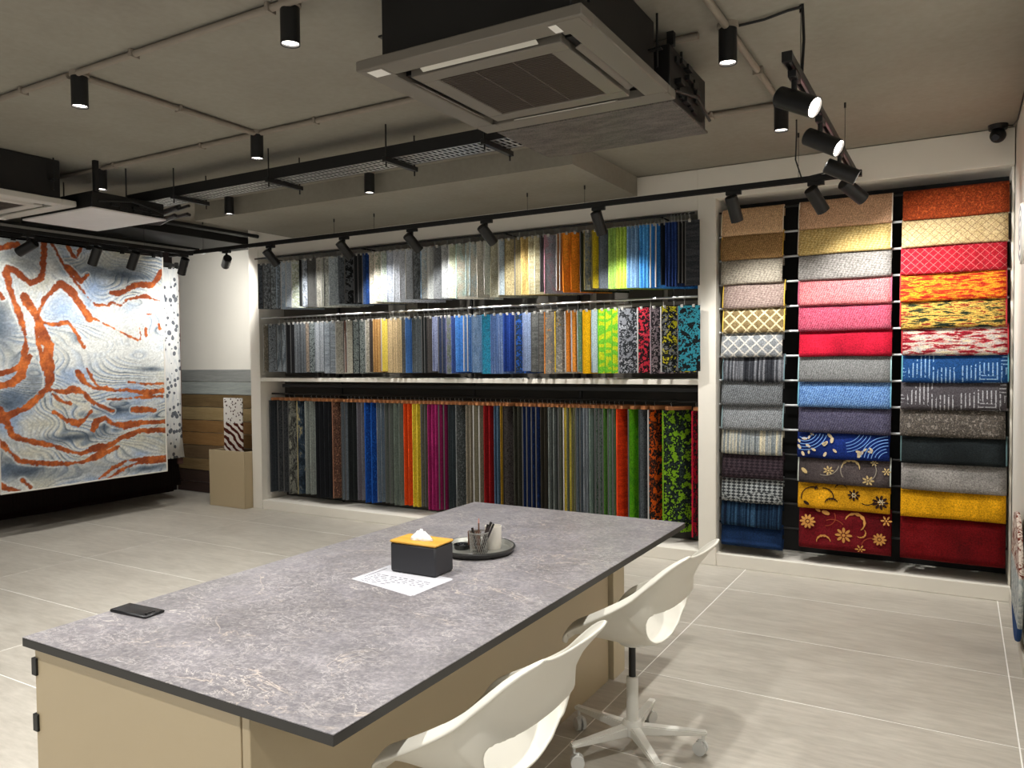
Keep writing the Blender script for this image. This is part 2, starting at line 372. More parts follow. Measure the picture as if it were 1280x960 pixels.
R1 = [(322.6, ('30343a', '5a6068'), 'speck', 1, 'leftmost charcoal mottled'), (328.7, ('4a4f54', '777b7e', '98a0a8'), 'speck', 1, 'dark grey speckled'),
 (337.5, ('555a5c', '80888e', 'a8b2b8'), 'speck', 1, 'mid grey crackled'), (345, ('7a8288', '6a727a', 'a3b4c4'), 'speck', 1, 'steel grey speckled'), (350.8, ('8aa0b8', 'a9b7c5', 'c3ccd4'), 'patch', 1, 'ice blue marbled'),
 (357, ('9aa8b8', 'b4bcc4'), 'patch', 1, 'pale blue grey'), (364.3, ('8d9690', 'b0b69a', 'c0c8d0'), 'speck', 1, 'grey green flecked'), (374, ('101112', '2a2c2e'), 'rib', 1, 'dark gap painted as thin black'), (377, ('555a60', '848a94', 'a0a8b0'), 'speck', 1, 'grey granite'),  # the thin black card stands in for a dark gap between samples
 (384, ('4a4a48', '3c3c3a'), 'plain', 1, 'plain anthracite'), (394.3, ('7a7a72', 'a2a096', 'c0beb2'), 'patch', 1, 'cloudy stone grey'), (401, ('8f9188', 'b4b4a8'), 'patch', 1, 'soft ash grey'), (404.6, ('7c7e78', 'a6a8a0'), 'speck', 1, 'grey brown faded'),
 (411, ('949ea4', 'b2bcc2'), 'speck', 1, 'silver grey'), (422.4, ('3a3e44', '60666c'), 'speck', 1, 'slate grey woven'), (431, ('1e2022', '5c6064'), 'blotch', 1, 'black and grey faded'), (441.7, ('202224', '303234'), 'rib', 2, 'near black ribbed'),
 (452.5, ('30466e', '22324e'), 'plain', 1, 'dark blue grey'), (457, ('1e3f86', '14305e'), 'speck', 1, 'navy blue flecked'), (462, ('8d8f86', 'b0aea0', 'c4b9a8'), 'speck', 1, 'beige grey flecked'), (468, ('868c80', 'b0b4a0', 'c8bcb0'), 'speck', 1, 'grey with rust flecks'),
 (476, ('97a09a', 'b4c0b4', 'a4b0a0'), 'speck', 1, 'pale green grey'), (484, ('a8aeb8', 'bcc2cc', '9aa0b0'), 'speck', 1, 'lilac grey'), (492, ('b4bac2', 'c6cad2'), 'speck', 2, 'light cool grey'), (506.7, ('b0b8c0', 'ccd2da'), 'speck', 1, 'bluish white'), (516, ('4a4e50', '6a6e70', '858a8e'), 'speck', 1, 'dark grey two tone'),
 (526, ('9ab0bc', 'c0c0b8', '8aa8c4'), 'patch', 1, 'grey with light blue clouds'), (533.7, ('a4a8a6', 'bcc0be'), 'stripe', 1, 'fine striped light grey'), (542, ('55585a', '76787a'), 'patch', 1, 'graphite faded'), (552.5, ('86898a', 'a0a2a2'), 'speck', 1, 'mid grey plain'),
 (561, ('a8ac98', 'bcc0a8', '98a090'), 'patch', 1, 'khaki grey'), (570, ('8a8a84', 'a49c8c', '98b0a8'), 'patch', 1, 'grey with sand and sea green'), (581.7, ('b4b6a8', 'c4c2b0', 'a0b4b4'), 'patch', 1, 'cream and sea mist'), (587, ('bcb8a4', 'c8c6b8', 'aac0c8'), 'patch', 1, 'cream and pale blue'),
 (596, ('bab8a8', 'c9c5b8'), 'speck', 1, 'warm off white'), (605, ('b4bab0', 'c8ccc0', 'a4b0a8'), 'speck', 1, 'white and green grey'), (613, ('c4c2ae', 'aaa68e'), 'speck', 1, 'cream sprinkled'), (623, ('9ba8b0', 'acb8bc'), 'rib', 1, 'misty blue grey'),
 (631, ('8f8260', 'a89c78', '7c7050'), 'speck', 1, 'olive beige'), (643, ('7c7254', '968a68'), 'rib', 1, 'dark khaki ribbed'), (651, ('9c8450', 'c0a468'), 'diag', 1, 'gold diagonal weave'), (661, ('aca280', 'c4bc9c'), 'dash', 2, 'sand basket weave'),
 (675, ('4c4646', '5a5454'), 'plain', 1, 'dark taupe'), (680.5, ('7c7c84', '94949c', 'a87c88'), 'patch', 1, 'violet grey clouded'), (695.4, ('b07448', '88603c', 'c89060'), 'rib', 2, 'copper ribbed'), (703.4, ('f49430', 'e0801c'), 'plain', 1, 'bright orange'), (713.7, ('ee8a26', 'd87818'), 'plain', 1, 'deeper orange'),
 (725, ('20241c', '3c4428'), 'rib', 1, 'thin blackish green'), (730, ('686e6c', '848a86', '9c9060'), 'speck', 1, 'grey with yellow flecks'), (739.6, ('a09030', 'c8b020', '686038'), 'patch', 1, 'mustard camouflage'), (749, ('6a7078', '58606a'), 'rib', 1, 'dull blue grey'),
 (761, ('8cb04c', '5c8038', '98bc60'), 'rib', 3, 'grass green ribbed'), (771, ('a8c84c', '90b438', 'b8d45c'), 'ribwide', 3, 'lime green'), (784, ('6c94bc', '4c709c', '84a8cc'), 'rib', 3, 'pale blue ribbed'), (799.5, ('3c88d0', '2868a8', '58a8e8'), 'ribwide', 3, 'sky blue'), (812.7, ('3078c4', '1c5ca0', '4490dc'), 'ribwide', 2, 'medium blue'),
 (826, ('101318', '1c2430'), 'rib', 1, 'blue black'), (832, ('1c2c50', '121c34', '28407c'), 'rib', 4, 'midnight blue ribbed'), (848, ('121214', '242426'), 'rib', 2, 'glossy black'), (857, ('2e3034', '3e4044'), 'dash', 1, 'charcoal hatched')]
R2 = [(329, ('97907e', '605c54', 'b0a898'), 'speck', 1, 'leftmost beige and grey bouclé'), (335.4, ('6c7278', 'a0a8b0', '484e54'), 'speck', 1, 'blue grey bouclé'), (345.6, ('5c656c', '8c949a'), 'diag', 2, 'grey feather pattern'), (358, ('141416', '2c2c2e'), 'rib', 2, 'jet black'), (369, ('4c5054', '3c4044', '6c7074'), 'rib', 3, 'charcoal ribbed'),
 (382, ('786c60', '9c8c7c', '484440'), 'speck', 1, 'brown grey speckled'), (387, ('2c3438', '8c9494', '1c2428'), 'speck', 1, 'black and white speckled'), (394.3, ('a4aab0', 'b8bcc2', '8c929a'), 'rib', 2, 'pale grey ribbed'), (405, ('8a929a', 'a4acb4', '707880'), 'dash', 2, 'blue grey hatched'), (419.6, ('a4a298', 'b8b6aa', '8a8880'), 'speck', 1, 'stone coloured'), (430, ('7c5c50', 'c8b8b0'), 'lines', 1, 'thin brown striped'), (434, ('b0aca0', 'c8c4b4'), 'speck', 1, 'light stone'),
 (441.5, ('3c4448', '8c9490', '1c2024'), 'speck', 2, 'black grey birch'), (456.7, ('b0aa98', '8c887c', 'c4bcac'), 'speck', 1, 'cream grey speckled'), (462.5, ('34302e', '4c4440'), 'rib', 1, 'dark brown black'), (467, ('a87c48', '8c6438', 'c09860'), 'rib', 3, 'tan ribbed'), (477, ('e0c850', 'ecd870', 'c8b040'), 'rib', 1, 'lemon yellow'), (485, ('d8c094', 'e4cca4', 'c4ac84'), 'rib', 3, 'pale peach ribbed'), (502.5, ('70706c', '585854'), 'rib', 1, 'thin grey olive'),
 (507.7, ('3c6cb4', '2c5494', '5484c8'), 'ribwide', 1, 'denim blue'), (515.4, ('6c7478', '7c8488', '5c6468'), 'rib', 2, 'cool grey ribbed'), (527.5, ('181c1c', '2c3030'), 'rib', 2, 'black green ribbed'), (534, ('585450', '3c3838'), 'rib', 1, 'brown black'), (541, ('8890b0', '2c3454', 'a8b0c8'), 'lines', 2, 'lavender and navy barcode'), (548, ('2c344c', '3c4868'), 'rib', 2, 'ink blue'), (557.7, ('5c645c', '7c8478', '6c6c8c'), 'speck', 1, 'moss grey'), (565, ('2c3c70', '3c5490'), 'rib', 1, 'thin indigo'),
 (570, ('4480d0', '3470bc', '5490dc'), 'rib', 1, 'cornflower blue'), (579.6, ('4878b8', '3460a0', '6494d0'), 'rib', 2, 'azure striped'), (589.6, ('7494bc', '8ca8cc', '5c7ca8'), 'diag', 1, 'blue grey scratched'), (602.6, ('2c98c0', '40b0d4', '4484a8'), 'speck', 1, 'turquoise'), (614, ('5c78ac', '8498c0', '3c5484'), 'lines', 2, 'slate blue barcode'), (630, ('1c3478', '142860', '28489c'), 'rib', 2, 'royal navy'), (644, ('244890', '2c3c4c', '3060b8'), 'blotch', 1, 'blue and black checked'), (654, ('94a8d0', 'a8bce0', '8090b8'), 'rib', 1, 'periwinkle'),
 (664.5, ('6c6e6c', '848684'), 'dash', 2, 'medium grey hatched'), (681, ('b8b0a4', 'a09c98', 'd4c0a8', 'e08c3c'), 'blotch', 1, 'off white with orange marks'), (694, ('b4b4b0', '94948c', 'd0ccc0', 'd8b830'), 'blotch', 1, 'off white with yellow marks'), (706.4, ('f09438', 'f8a448', 'd87c2c'), 'rib', 2, 'tangerine'), (721.8, ('6c8c6c', '54805c', '808c88'), 'speck', 1, 'green grey terrazzo'), (728.6, ('e8b010', 'f0bc20', 'd8a008'), 'rib', 1, 'sunflower yellow'), (739.6, ('b0c0c8', 'c4d0d8', '98a8b0'), 'rib', 1, 'icy blue'),
 (748, ('7cc838', 'dcd820', '68b830'), 'wave', 3, 'lime and yellow tiger'), (773, ('9498a0', '34383c', 'b4b8c0', '5c6064'), 'camo', 1, 'grey and black camouflage'), (797, ('dc3448', '2c2024', 'e84458'), 'camo', 1, 'crimson and black camouflage'), (812.7, ('94848c', '302c30', 'ac9ca0', 'e87c38'), 'camo', 1, 'mauve and orange camouflage'), (826.3, ('e0d830', '24282c', '8c9094', 'ece440'), 'camo', 1, 'yellow and black camouflage'), (847.4, ('101416', '2c7c8c', '1c2428', '386878'), 'camo', 1, 'teal and black camouflage')]
R3 = [(337.5, ('2c3034', '3c4044'), 'rib', 1, 'leftmost black blue'), (347.5, ('303234', '484a4c', '202224'), 'speck', 2, 'black herringbone'), (361, ('34343a', '8c8c80', '1c1c20', 'a8a898'), 'patch', 1, 'black with ivory smears'), (371.7, ('44586c', '20262c', '3c4c5c', 'b0a478'), 'patch', 1, 'petrol with cream smears'), (382, ('848a84', '606662', '9ca29c'), 'ribwide', 2, 'grey green striped'), (395, ('16171a', '222428'), 'rib', 4, 'solid black'),
 (416, ('845c4c', '2c2220', '9c7058'), 'speck', 1, 'rust and black speckled'), (427, ('646c74', '7c848c', '4c545c'), 'rib', 2, 'steel grey striped'), (436, ('1c1e20', '2c3030'), 'rib', 2, 'graphite black'), (447, ('605860', '843c5c', '707078'), 'ribwide', 2, 'grey with magenta lines'), (456.7, ('14489c', '0c2c6c', '1c5cb8'), 'speck', 2, 'cobalt blue'), (471.7, ('5c6c7c', '48566c', '70767a'), 'rib', 2, 'dusty blue striped'), (481.5, ('5c625c', '484e4a', '70766e'), 'rib', 2, 'pewter striped'), (492.7, ('6c766c', '50585a', '98a094'), 'lines', 2, 'silver green lined'),
 (505, ('d8420c', 'a83008', 'e8541c'), 'ribwide', 2, 'vivid orange striped'), (516.4, ('e0c030', 'b89c20', 'ecd048'), 'ribwide', 2, 'bright yellow striped'), (526.6, ('5c584c', '48463c', '706c5c'), 'rib', 2, 'olive grey striped'), (535.5, ('8c1c54', '641038', 'a42868'), 'ribwide', 3, 'magenta striped'), (549, ('7c1848', '3c1028', '942058'), 'ribwide', 2, 'plum striped'), (561, ('384044', '2c3438'), 'rib', 2, 'dark slate'), (570, ('5c6060', '303434', '787c7c'), 'speck', 1, 'grey animal print'), (583, ('7c7464', '686050', '8c8474'), 'rib', 2, 'taupe striped'), (592, ('86806c', '6c6656', '969078'), 'rib', 2, 'mushroom ribbed'),
 (605.4, ('7c1014', '5c080c', '94181c'), 'ribwide', 2, 'deep red'), (618, ('3c5468', '283c50', '4c647c'), 'rib', 2, 'teal blue striped'), (626, ('b08c28', '8c6c1c'), 'rib', 1, 'thin ochre'), (629.4, ('3c3634', '5c5654', '241f1e'), 'speck', 1, 'dark brown speckled'), (642.5, ('2c2c24', '383830'), 'rib', 2, 'black olive'), (653, ('142450', '0c1838', '1c3468'), 'rib', 2, 'navy striped'), (664, ('182c5c', '101c40', '203c78'), 'speck', 2, 'navy mottled'), (676, ('38342c', '2c2820'), 'rib', 2, 'dark umber'), (685.6, ('5c6260', '484e4e', '727874'), 'rib', 2, 'grey sage striped'), (698, ('686c60', '50544c'), 'rib', 1, 'soft moss'),
 (704.3, ('f0c808', 'd8b008'), 'rib', 1, 'narrow vivid yellow'), (707.5, ('747868', '5c6054', 'a8983c'), 'rib', 2, 'greyish with yellow edge'), (717.5, ('bc9c30', '64684c'), 'rib', 1, 'thin mustard'), (720, ('5c6872', '485058', '6c7c84'), 'rib', 2, 'blue slate striped'), (729.6, ('747a80', '545a60', '44504c'), 'lines', 2, 'cool grey lined'), (737, ('607068', '4c5c54', '74847c'), 'rib', 1, 'sea grey'), (743.7, ('2c4c2c', '84908c', '1c3c20'), 'speck', 2, 'green with white flecks'), (753.5, ('4c7830', '3c6424', '5c8c3c'), 'rib', 1, 'leaf green'), (760, ('6c9070', '507050', '84a484'), 'ribwide', 2, 'pale sage striped'),
 (771, ('e03c10', 'c8300c', 'f04818'), 'dash', 1, 'bright vermilion'), (785.4, ('3c9c10', '60a818', '2c7c18'), 'patch', 1, 'fresh green'), (799, ('4c5458', '6c7478', '383e44'), 'speck', 1, 'grey blue speckled'), (810, ('e46014', '282420', '8c3c14', 'f07818'), 'camo', 1, 'orange and black camouflage'), (828.5, ('7cac20', '1c2620', '303c3c', '94cc28'), 'camo', 1, 'acid green and black camouflage'), (865, ('b01430', '241a1e', '84102c'), 'camo', 1, 'dark red and black camouflage')]
row(R1, 876, 5.62, 2.585, 2.115, .43, 'top', lambda p: 325-(p-323)*.092, 0, .02, .72)
row(R2, 876, 5.70, 1.965, 1.46, .38, 'middle', lambda p: 430, 0, .006, .72)
row(R3, 876, 5.85, 1.16, .18, .25, 'bottom', lambda p: 560, 1, 0, .42)
for nm, y, z, lb in (('sample_rail', 5.62+.43*.3*.75, 2.655, 'black steel rail under the header carrying the top samples'), ('sample_rail', 5.70+.38*.3*.75, 2.035, 'pale steel rail above the middle row of samples'), ('sample_rail', 5.85+.069, 1.23, 'dark rail under the shelf carrying the wooden hangers')):
    o = B().tube([(-6.44, y, z), (-1.725, y, z)], .009, 8)
    for xx in (-6.3, -5.0, -3.4, -2.0): o.tube([(xx, y, z), (xx, YB-.032, z)], .006, 6)
    tag(o.obj(nm, CHROME if z > 2 and z < 2.5 else BLACK), lb, 'rail')

# ================================================================ DRAPED RUGS, RIGHT BAY
zr = [2.655-.1795*k for k in range(14)]
for k, z in enumerate(zr):
    o = B().tube([(XD1+.004, 5.86, z), (.268, 5.86, z)], .008, 8)
    nth = ['topmost', 'second', 'third', 'fourth', 'fifth', 'sixth', 'seventh', 'eighth', 'ninth', 'tenth', 'eleventh', 'twelfth', 'thirteenth', 'lowest'][k]
    tag(o.obj('display_rod', RODM if 0 < k < 10 else BLACK), '%s%s horizontal rod behind the draped rugs in right bay' % (nth, '' if k in (0, 13) else ' from top'), 'rod', 'rods in the right bay')
def m_floral(bg, fg, acc, vine):
    """flowers and leaves are separate little relief meshes; this is the ground cloth"""
    return fabric((bg,), 'plain')
def draped(x0, x1, k, last, mat, label, edge=None):
    z = zr[k]; w = x1-x0; n = 10
    drop = .182 if not last else (.155 if k == 13 else .29)
    y0 = 5.845
    prof = [(y0+.030, z-.06), (y0+.032, z-.01), (y0+.02, z+.012), (y0-.002, z+.013), (y0-.02, z-.004), (y0-.034, z-.05), (y0-.046, z-.105), (y0-.052, z-drop*.86)]
    if not last: prof += [(y0-.050, z-drop+.006), (y0-.043, z-drop-.002), (y0-.038, z-drop+.008)]
    else: prof += [(y0-.058, z-drop+.03), (y0-.045, z-drop+.004), (y0-.02, z-drop-.006), (y0+.01, z-drop+.008), (y0+.022, z-drop+.05), (y0+.028, z-.098), (y0+.032, z-.09)]
    vs = []; fs = []; m = len(prof); ph = random.uniform(0, 6); amp = random.uniform(.001, .004)
    for i in range(n+1):
        x = i/n*w-w/2
        for j, (y, zz) in enumerate(prof):
            vs.append((x, y-5.845+amp*math.sin(ph+i*.7+j*.3)*(j > 4), zz-z+.002*math.sin(ph*2+i*.5)*(j > 7 and not last)))
    for i in range(n):
        for j in range(m-1): fs.append((i*m+j, (i+1)*m+j, (i+1)*m+j+1, i*m+j+1))
    me = bpy.data.meshes.new('draped_rug'); me.from_pydata(vs, [], fs)
    o = link('draped_rug', me, mat, None, True); o.location = ((x0+x1)/2, 5.845, z)
    so = o.modifiers.new('thick', 'SOLIDIFY'); so.thickness = .008; so.offset = 0
    if edge:
        e = B()
        for s in (-w/2, w/2):
            pts = [(s, p[0]-5.845-.003, p[1]-z) for p in prof[3:9 if not last else 10]]; e.tube(pts, .0045, 5)
        e.obj('edge_binding', plain('binding_'+edge, edge, .85), o)
    tag(o, label, 'rug', 'rugs draped over the rods in the right bay'); return o
C1 = [(('c09a72', 'dcb892'), 'weave', 'plain tan rug at the top of the left column', 'c9b9a0'), (('80603c', 'b08c5c'), 'weave', 'brown flecked rug second from the top of left column', 'b58b2a'), (('b4ac9c', '8c8478', 'd0c8bc'), 'herring', 'pale greige herringbone rug below the brown flecked one', None), (('84706c', 'a8968c'), 'herring', 'mauve brown herringbone rug with yellow edge, left column', 'cfae3a'),
 (('94805c', 'ecdcb0', '7c6844'), 'lattice', 'brown rug with cream diamond lattice, left column', 'd8b84a'), (('7c8084', 'd4d0c8', '9ca0a4'), 'lattice', 'grey rug with white diamond lattice, left column', None), (('3c3e44', '1c1d22', '8c8e94'), 'xstripe', 'charcoal and white finely striped rug, left column', '6d8a92'), (('4c4e50', '84888c'), 'weave', 'dark grey woven rug under the striped charcoal one', None), (('646668', 'a0a4a8'), 'weave', 'lighter grey woven rug, left column', '7e979c'),
 (('8c9498', '3c4448', 'd8ccac'), 'xstripe', 'cream, teal and grey striped rug, left column', None), (('40343a', '241c22'), 'hound', 'dark plum basketweave rug, left column', None), (('282c30', 'a0a4a4'), 'hound', 'black and white houndstooth rug, left column', None), (('10263e', '0a172a', '345470'), 'xstripe', 'navy blue rug with thin pale stripes, left column', None), (('10284a', '16355c'), 'plain', 'plain navy rug, lowest of the left column', None)]
C2 = [(('b8906e', 'd8b090'), 'weave', 'plain light brown rug at the top of middle column', 'd8cfc0'), (('b89858', 'e0c888'), 'herring', 'golden beige zigzag rug, middle column', 'd8cfc0'), (('74706c', '9c9894'), 'herring', 'grey zigzag rug below the golden one, middle column', None), (('b45058', 'd89090'), 'weave', 'pink woven rug, middle column', 'a8506a'), (('9c2c48', 'c06478'), 'weave', 'raspberry woven rug under the pink one', None), (('c01834', 'a81028', 'd02c48'), 'plain', 'bright red rug, middle column', None),
 (('6c6c6c', '888a8a'), 'weave', 'plain grey rug with pale blue edge, middle column', '9cc0c4'), (('2c5494', '84acdc'), 'weave', 'sky blue woven rug, middle column', '6aa5bd'), (('34344c', '605c70'), 'weave', 'dark violet grey rug above the blue floral', None), (('142c74', '1c3480'), 'plain', 'dark blue rug with pale petals and swirls', None), (('4c4444', '5c5454'), 'plain', 'grey brown rug with cream flowers', 'b0b6ae'), (('d89c18', 'e8b030'), 'plain', 'yellow rug with dark flowers and vines', None), (('640c14', '5a0a10'), 'plain', 'dark red rug with gold flowers, lowest of middle column', None)]
C3 = [(('943c18', '6c2810', 'a84c20'), 'speck', 'rust orange plush rug at the top of right column', None), (('c0a878', '94785c', 'ccb68a'), 'lattice2', 'cream rug with thin dark diamond lines, right column', None), (('a01824', 'c86868', 'b02030'), 'lattice2', 'red rug with thin pink diamond lines, right column', None), (('a82018', 'd85820', 'f0a828', 'c82c18'), 'hband', 'fiery orange and yellow abstract rug, right column', 'a02028'), (('8c3424', 'dcbc58', 'c8a04c', '4c5030', '20281c'), 'hband', 'yellow and black abstract rug, right column', 'a02028'), (('7c1824', 'a82434', 'ccb8a8', '9ca0a8', 'd4c4a4'), 'hband', 'red and off white distressed rug, right column', 'a02028'),
 (('1c4478', '84a8cc'), 'bars', 'blue rug with pale broken lines, right column', '5a9aa8'), (('4c484c', 'a8a8ac'), 'bars', 'dark grey rug with white broken lines, right column', None), (('6c645c', '3c3834', '8c847c'), 'speck', 'grey brown shaggy rug, right column', None), (('202628', '2c3236'), 'plain', 'near black plush rug, right column', '4f6a6c'), (('94908c', 'a8a4a0'), 'plain', 'light grey plush rug, right column', None), (('d89c10', 'e8ac20'), 'plain', 'mustard yellow plush rug, right column', None), (('66040a', '740a10'), 'plain', 'dark red plush rug, lowest of right column', None)]
fl_objs = {}
for col, (x0, x1) in ((C1, (-1.545, -1.105)), (C2, (-1.0, -.405)), (C3, (-.345, .255))):
    for k, (cols, pat, lb, ed) in enumerate(col):
        dx = random.uniform(-.008, .008)
        fl_objs[lb] = draped(x0+dx, x1+dx, k, k == len(col)-1 and (True), fabric(cols, pat), lb, ed)
# woven flowers, leaves and vines on the four patterned rugs: flat inlays raised by a millimetre
def inlay_surf(w, last, u, v):
    """u -.5...5 across, v 0 (rod) ..1 (hem) -> local point just in front of the cloth"""
    drop = .182 if not last else .29
    pts = [(-.02, -.004), (-.034, -.05), (-.046, -.105), (-.052, -drop*.86), (-.055, -drop*.97)]
    zz = -.006-v*(drop-.012)
    for a, b in zip(pts, pts[1:]):
        if b[1] <= zz <= a[1]: q = (a[1]-zz)/(a[1]-b[1]); y = a[0]+(b[0]-a[0])*q; break
    else: y = pts[-1][0]
    return (u*w, y-.0105, zz)
def inlays(rug, w, last, colr, shapes, name):
    asp = w/(.182 if not last else .29)
    if len(shapes) > 1:
        for s_ in shapes: inlays(rug, w, last, colr, [s_], 'woven_'+{'arc': 'vine', 'scroll': 'scroll_leaf'}.get(s_[0], s_[0]))
        return
    vs = []; fs = []
    def poly(pl):
        n = len(vs); c = (sum(p[0] for p in pl)/len(pl), sum(p[1] for p in pl)/len(pl))
        vs.append(inlay_surf(w, last, *c))
        for p in pl: vs.append(inlay_surf(w, last, p[0], min(.98, max(.02, p[1]))))
        for i in range(len(pl)): fs.append((n, n+1+i, n+1+(i+1) % len(pl)))
    for s in shapes:
        if s[0] == 'flower':
            _, u, v, r, np_ = s
            for q in range(np_):
                a = 2*PI*q/np_; cx, cy = u+r*.62*math.cos(a)/asp, v+r*.62*math.sin(a)
                poly([(cx+(r*.36*math.cos(b)*math.cos(a)-r*.17*math.sin(b)*math.sin(a))/asp, cy+r*.36*math.cos(b)*math.sin(a)+r*.17*math.sin(b)*math.cos(a)) for b in [2*PI*j/8 for j in range(8)]])
            poly([(u+r*.2*math.cos(b)/asp, v+r*.2*math.sin(b)) for b in [2*PI*j/8 for j in range(8)]])
        elif s[0] == 'leaf':
            _, u, v, r, a = s
            poly([(u+(r*math.cos(b)*math.cos(a)-r*.5*math.sin(b)*math.sin(a))/asp, v+r*math.cos(b)*math.sin(a)+r*.5*math.sin(b)*math.cos(a)) for b in [2*PI*j/8 for j in range(8)]])
        elif s[0] == 'scroll':
            _, u, v, r, a0, a1 = s; N = 12
            for q in range(N):
                a = a0+(a1-a0)*q/N; b = a0+(a1-a0)*(q+1)/N; w0 = r*((.10+.13*(q % 2))*math.sin(PI*(q+.1)/N)+.03); w1 = r*((.10+.13*((q+1) % 2))*math.sin(PI*(q+1)/N)+.03)
                poly([(u+(r-w0)*math.cos(a)/asp, v+(r-w0)*math.sin(a)), (u+(r+w0*.6)*math.cos(a)/asp, v+(r+w0*.6)*math.sin(a)), (u+(r+w1*.6)*math.cos(b)/asp, v+(r+w1*.6)*math.sin(b)), (u+(r-w1)*math.cos(b)/asp, v+(r-w1)*math.sin(b))])
        elif s[0] == 'arc':
            _, u, v, r, a0, a1, t = s; N = 16
            for q in range(N):
                a = a0+(a1-a0)*q/N; b = a0+(a1-a0)*(q+1)/N
                P_ = [(u+(r-t)*math.cos(a)/asp, v+(r-t)*math.sin(a)), (u+(r+t)*math.cos(a)/asp, v+(r+t)*math.sin(a)), (u+(r+t)*math.cos(b)/asp, v+(r+t)*math.sin(b)), (u+(r-t)*math.cos(b)/asp, v+(r-t)*math.sin(b))]
                if all(.02 < p[1] < .98 and abs(p[0]) < .49 for p in P_): poly(P_)
    me = bpy.data.meshes.new(name); me.from_pydata(vs, [], fs); link(name, me, plain('inlay_'+colr, colr, .9, 0, .1), rug)
w2 = .595
R_ = fl_objs[C2[12][2]]
inlays(R_, w2, True, 'c08848', [('flower', -.4, .35, .19, 10), ('flower', 0, .62, .2, 8), ('flower', .38, .64, .16, 10), ('flower', .45, .18, .13, 6), ('scroll', .12, .28, .22, 3.4, 7.2), ('scroll', .18, .52, .12, 5.5, 8.5), ('scroll', -.22, .83, .16, 3.0, 6.2), ('leaf', -.2, .1, .1, .3), ('flower', .18, .93, .12, 6), ('leaf', -.29, .05, .07, .5)], 'woven_flower')
inlays(R_, w2, True, '8c3c28', [('arc', -.2, .2, .22, -.5, 1.6, .01), ('arc', -.12, .55, .3, 4.2, 5.6, .01), ('arc', .3, .85, .22, 3.3, 4.9, .01)], 'woven_vine')
R_ = fl_objs[C2[11][2]]
inlays(R_, w2, False, '2c1c14', [('flower', .12, .4, .24, 8), ('flower', .4, .62, .3, 9), ('scroll', -.12, .85, .26, 3.4, 5.8), ('scroll', -.02, .2, .22, 3.3, 6), ('arc', -.33, .6, .42, 2.9, 5.2, .02), ('arc', -.21, .55, .36, 4.6, 6.4, .02), ('arc', .26, .45, .3, .4, 2.2, .02), ('leaf', -.4, .85, .13, .6), ('leaf', -.3, .2, .09, 2)], 'woven_flower')
inlays(R_, w2, False, 'e8d8b0', [('flower', .12, .4, .11, 6), ('flower', .41, .6, .13, 6)], 'flower_centre')
R_ = fl_objs[C2[10][2]]
inlays(R_, w2, False, 'b8a070', [('flower', -.16, .5, .2, 7), ('scroll', .08, .35, .32, 3.1, 6.4), ('flower', .27, .82, .22, 7), ('flower', .33, .1, .14, 6), ('leaf', -.43, .55, .15, .8), ('flower', .46, .42, .16, 6)], 'woven_flower')
inlays(R_, w2, False, '8c8478', [('arc', -.2, .2, .5, 0.2, 1.9, .015), ('arc', .12, .45, .48, 2.5, 4.6, .015), ('arc', .2, .4, .5, -.8, 1.2, .015)], 'woven_vine')
R_ = fl_objs[C2[9][2]]
inlays(R_, w2, False, 'c0b090', [('leaf', random.uniform(-.48, -.02) if q < 16 else random.uniform(.18, .34), random.uniform(.08, .9) if q < 16 else random.uniform(.55, .9), random.uniform(.08, .13), random.uniform(0, 3)) for q in range(23)], 'woven_petal')
inlays(R_, w2, False, '6c94d0', [('arc', -.42, -.1, .35+.12*q, .1, 2.4, .014) for q in range(5)]+[('arc', .5, 1.05, .38+.12*q, 3.0, 5.2, .014) for q in range(6)]+[('arc', .0, -.3, .7+.12*q, .2, 1.4, .012) for q in range(4)], 'woven_swirl')

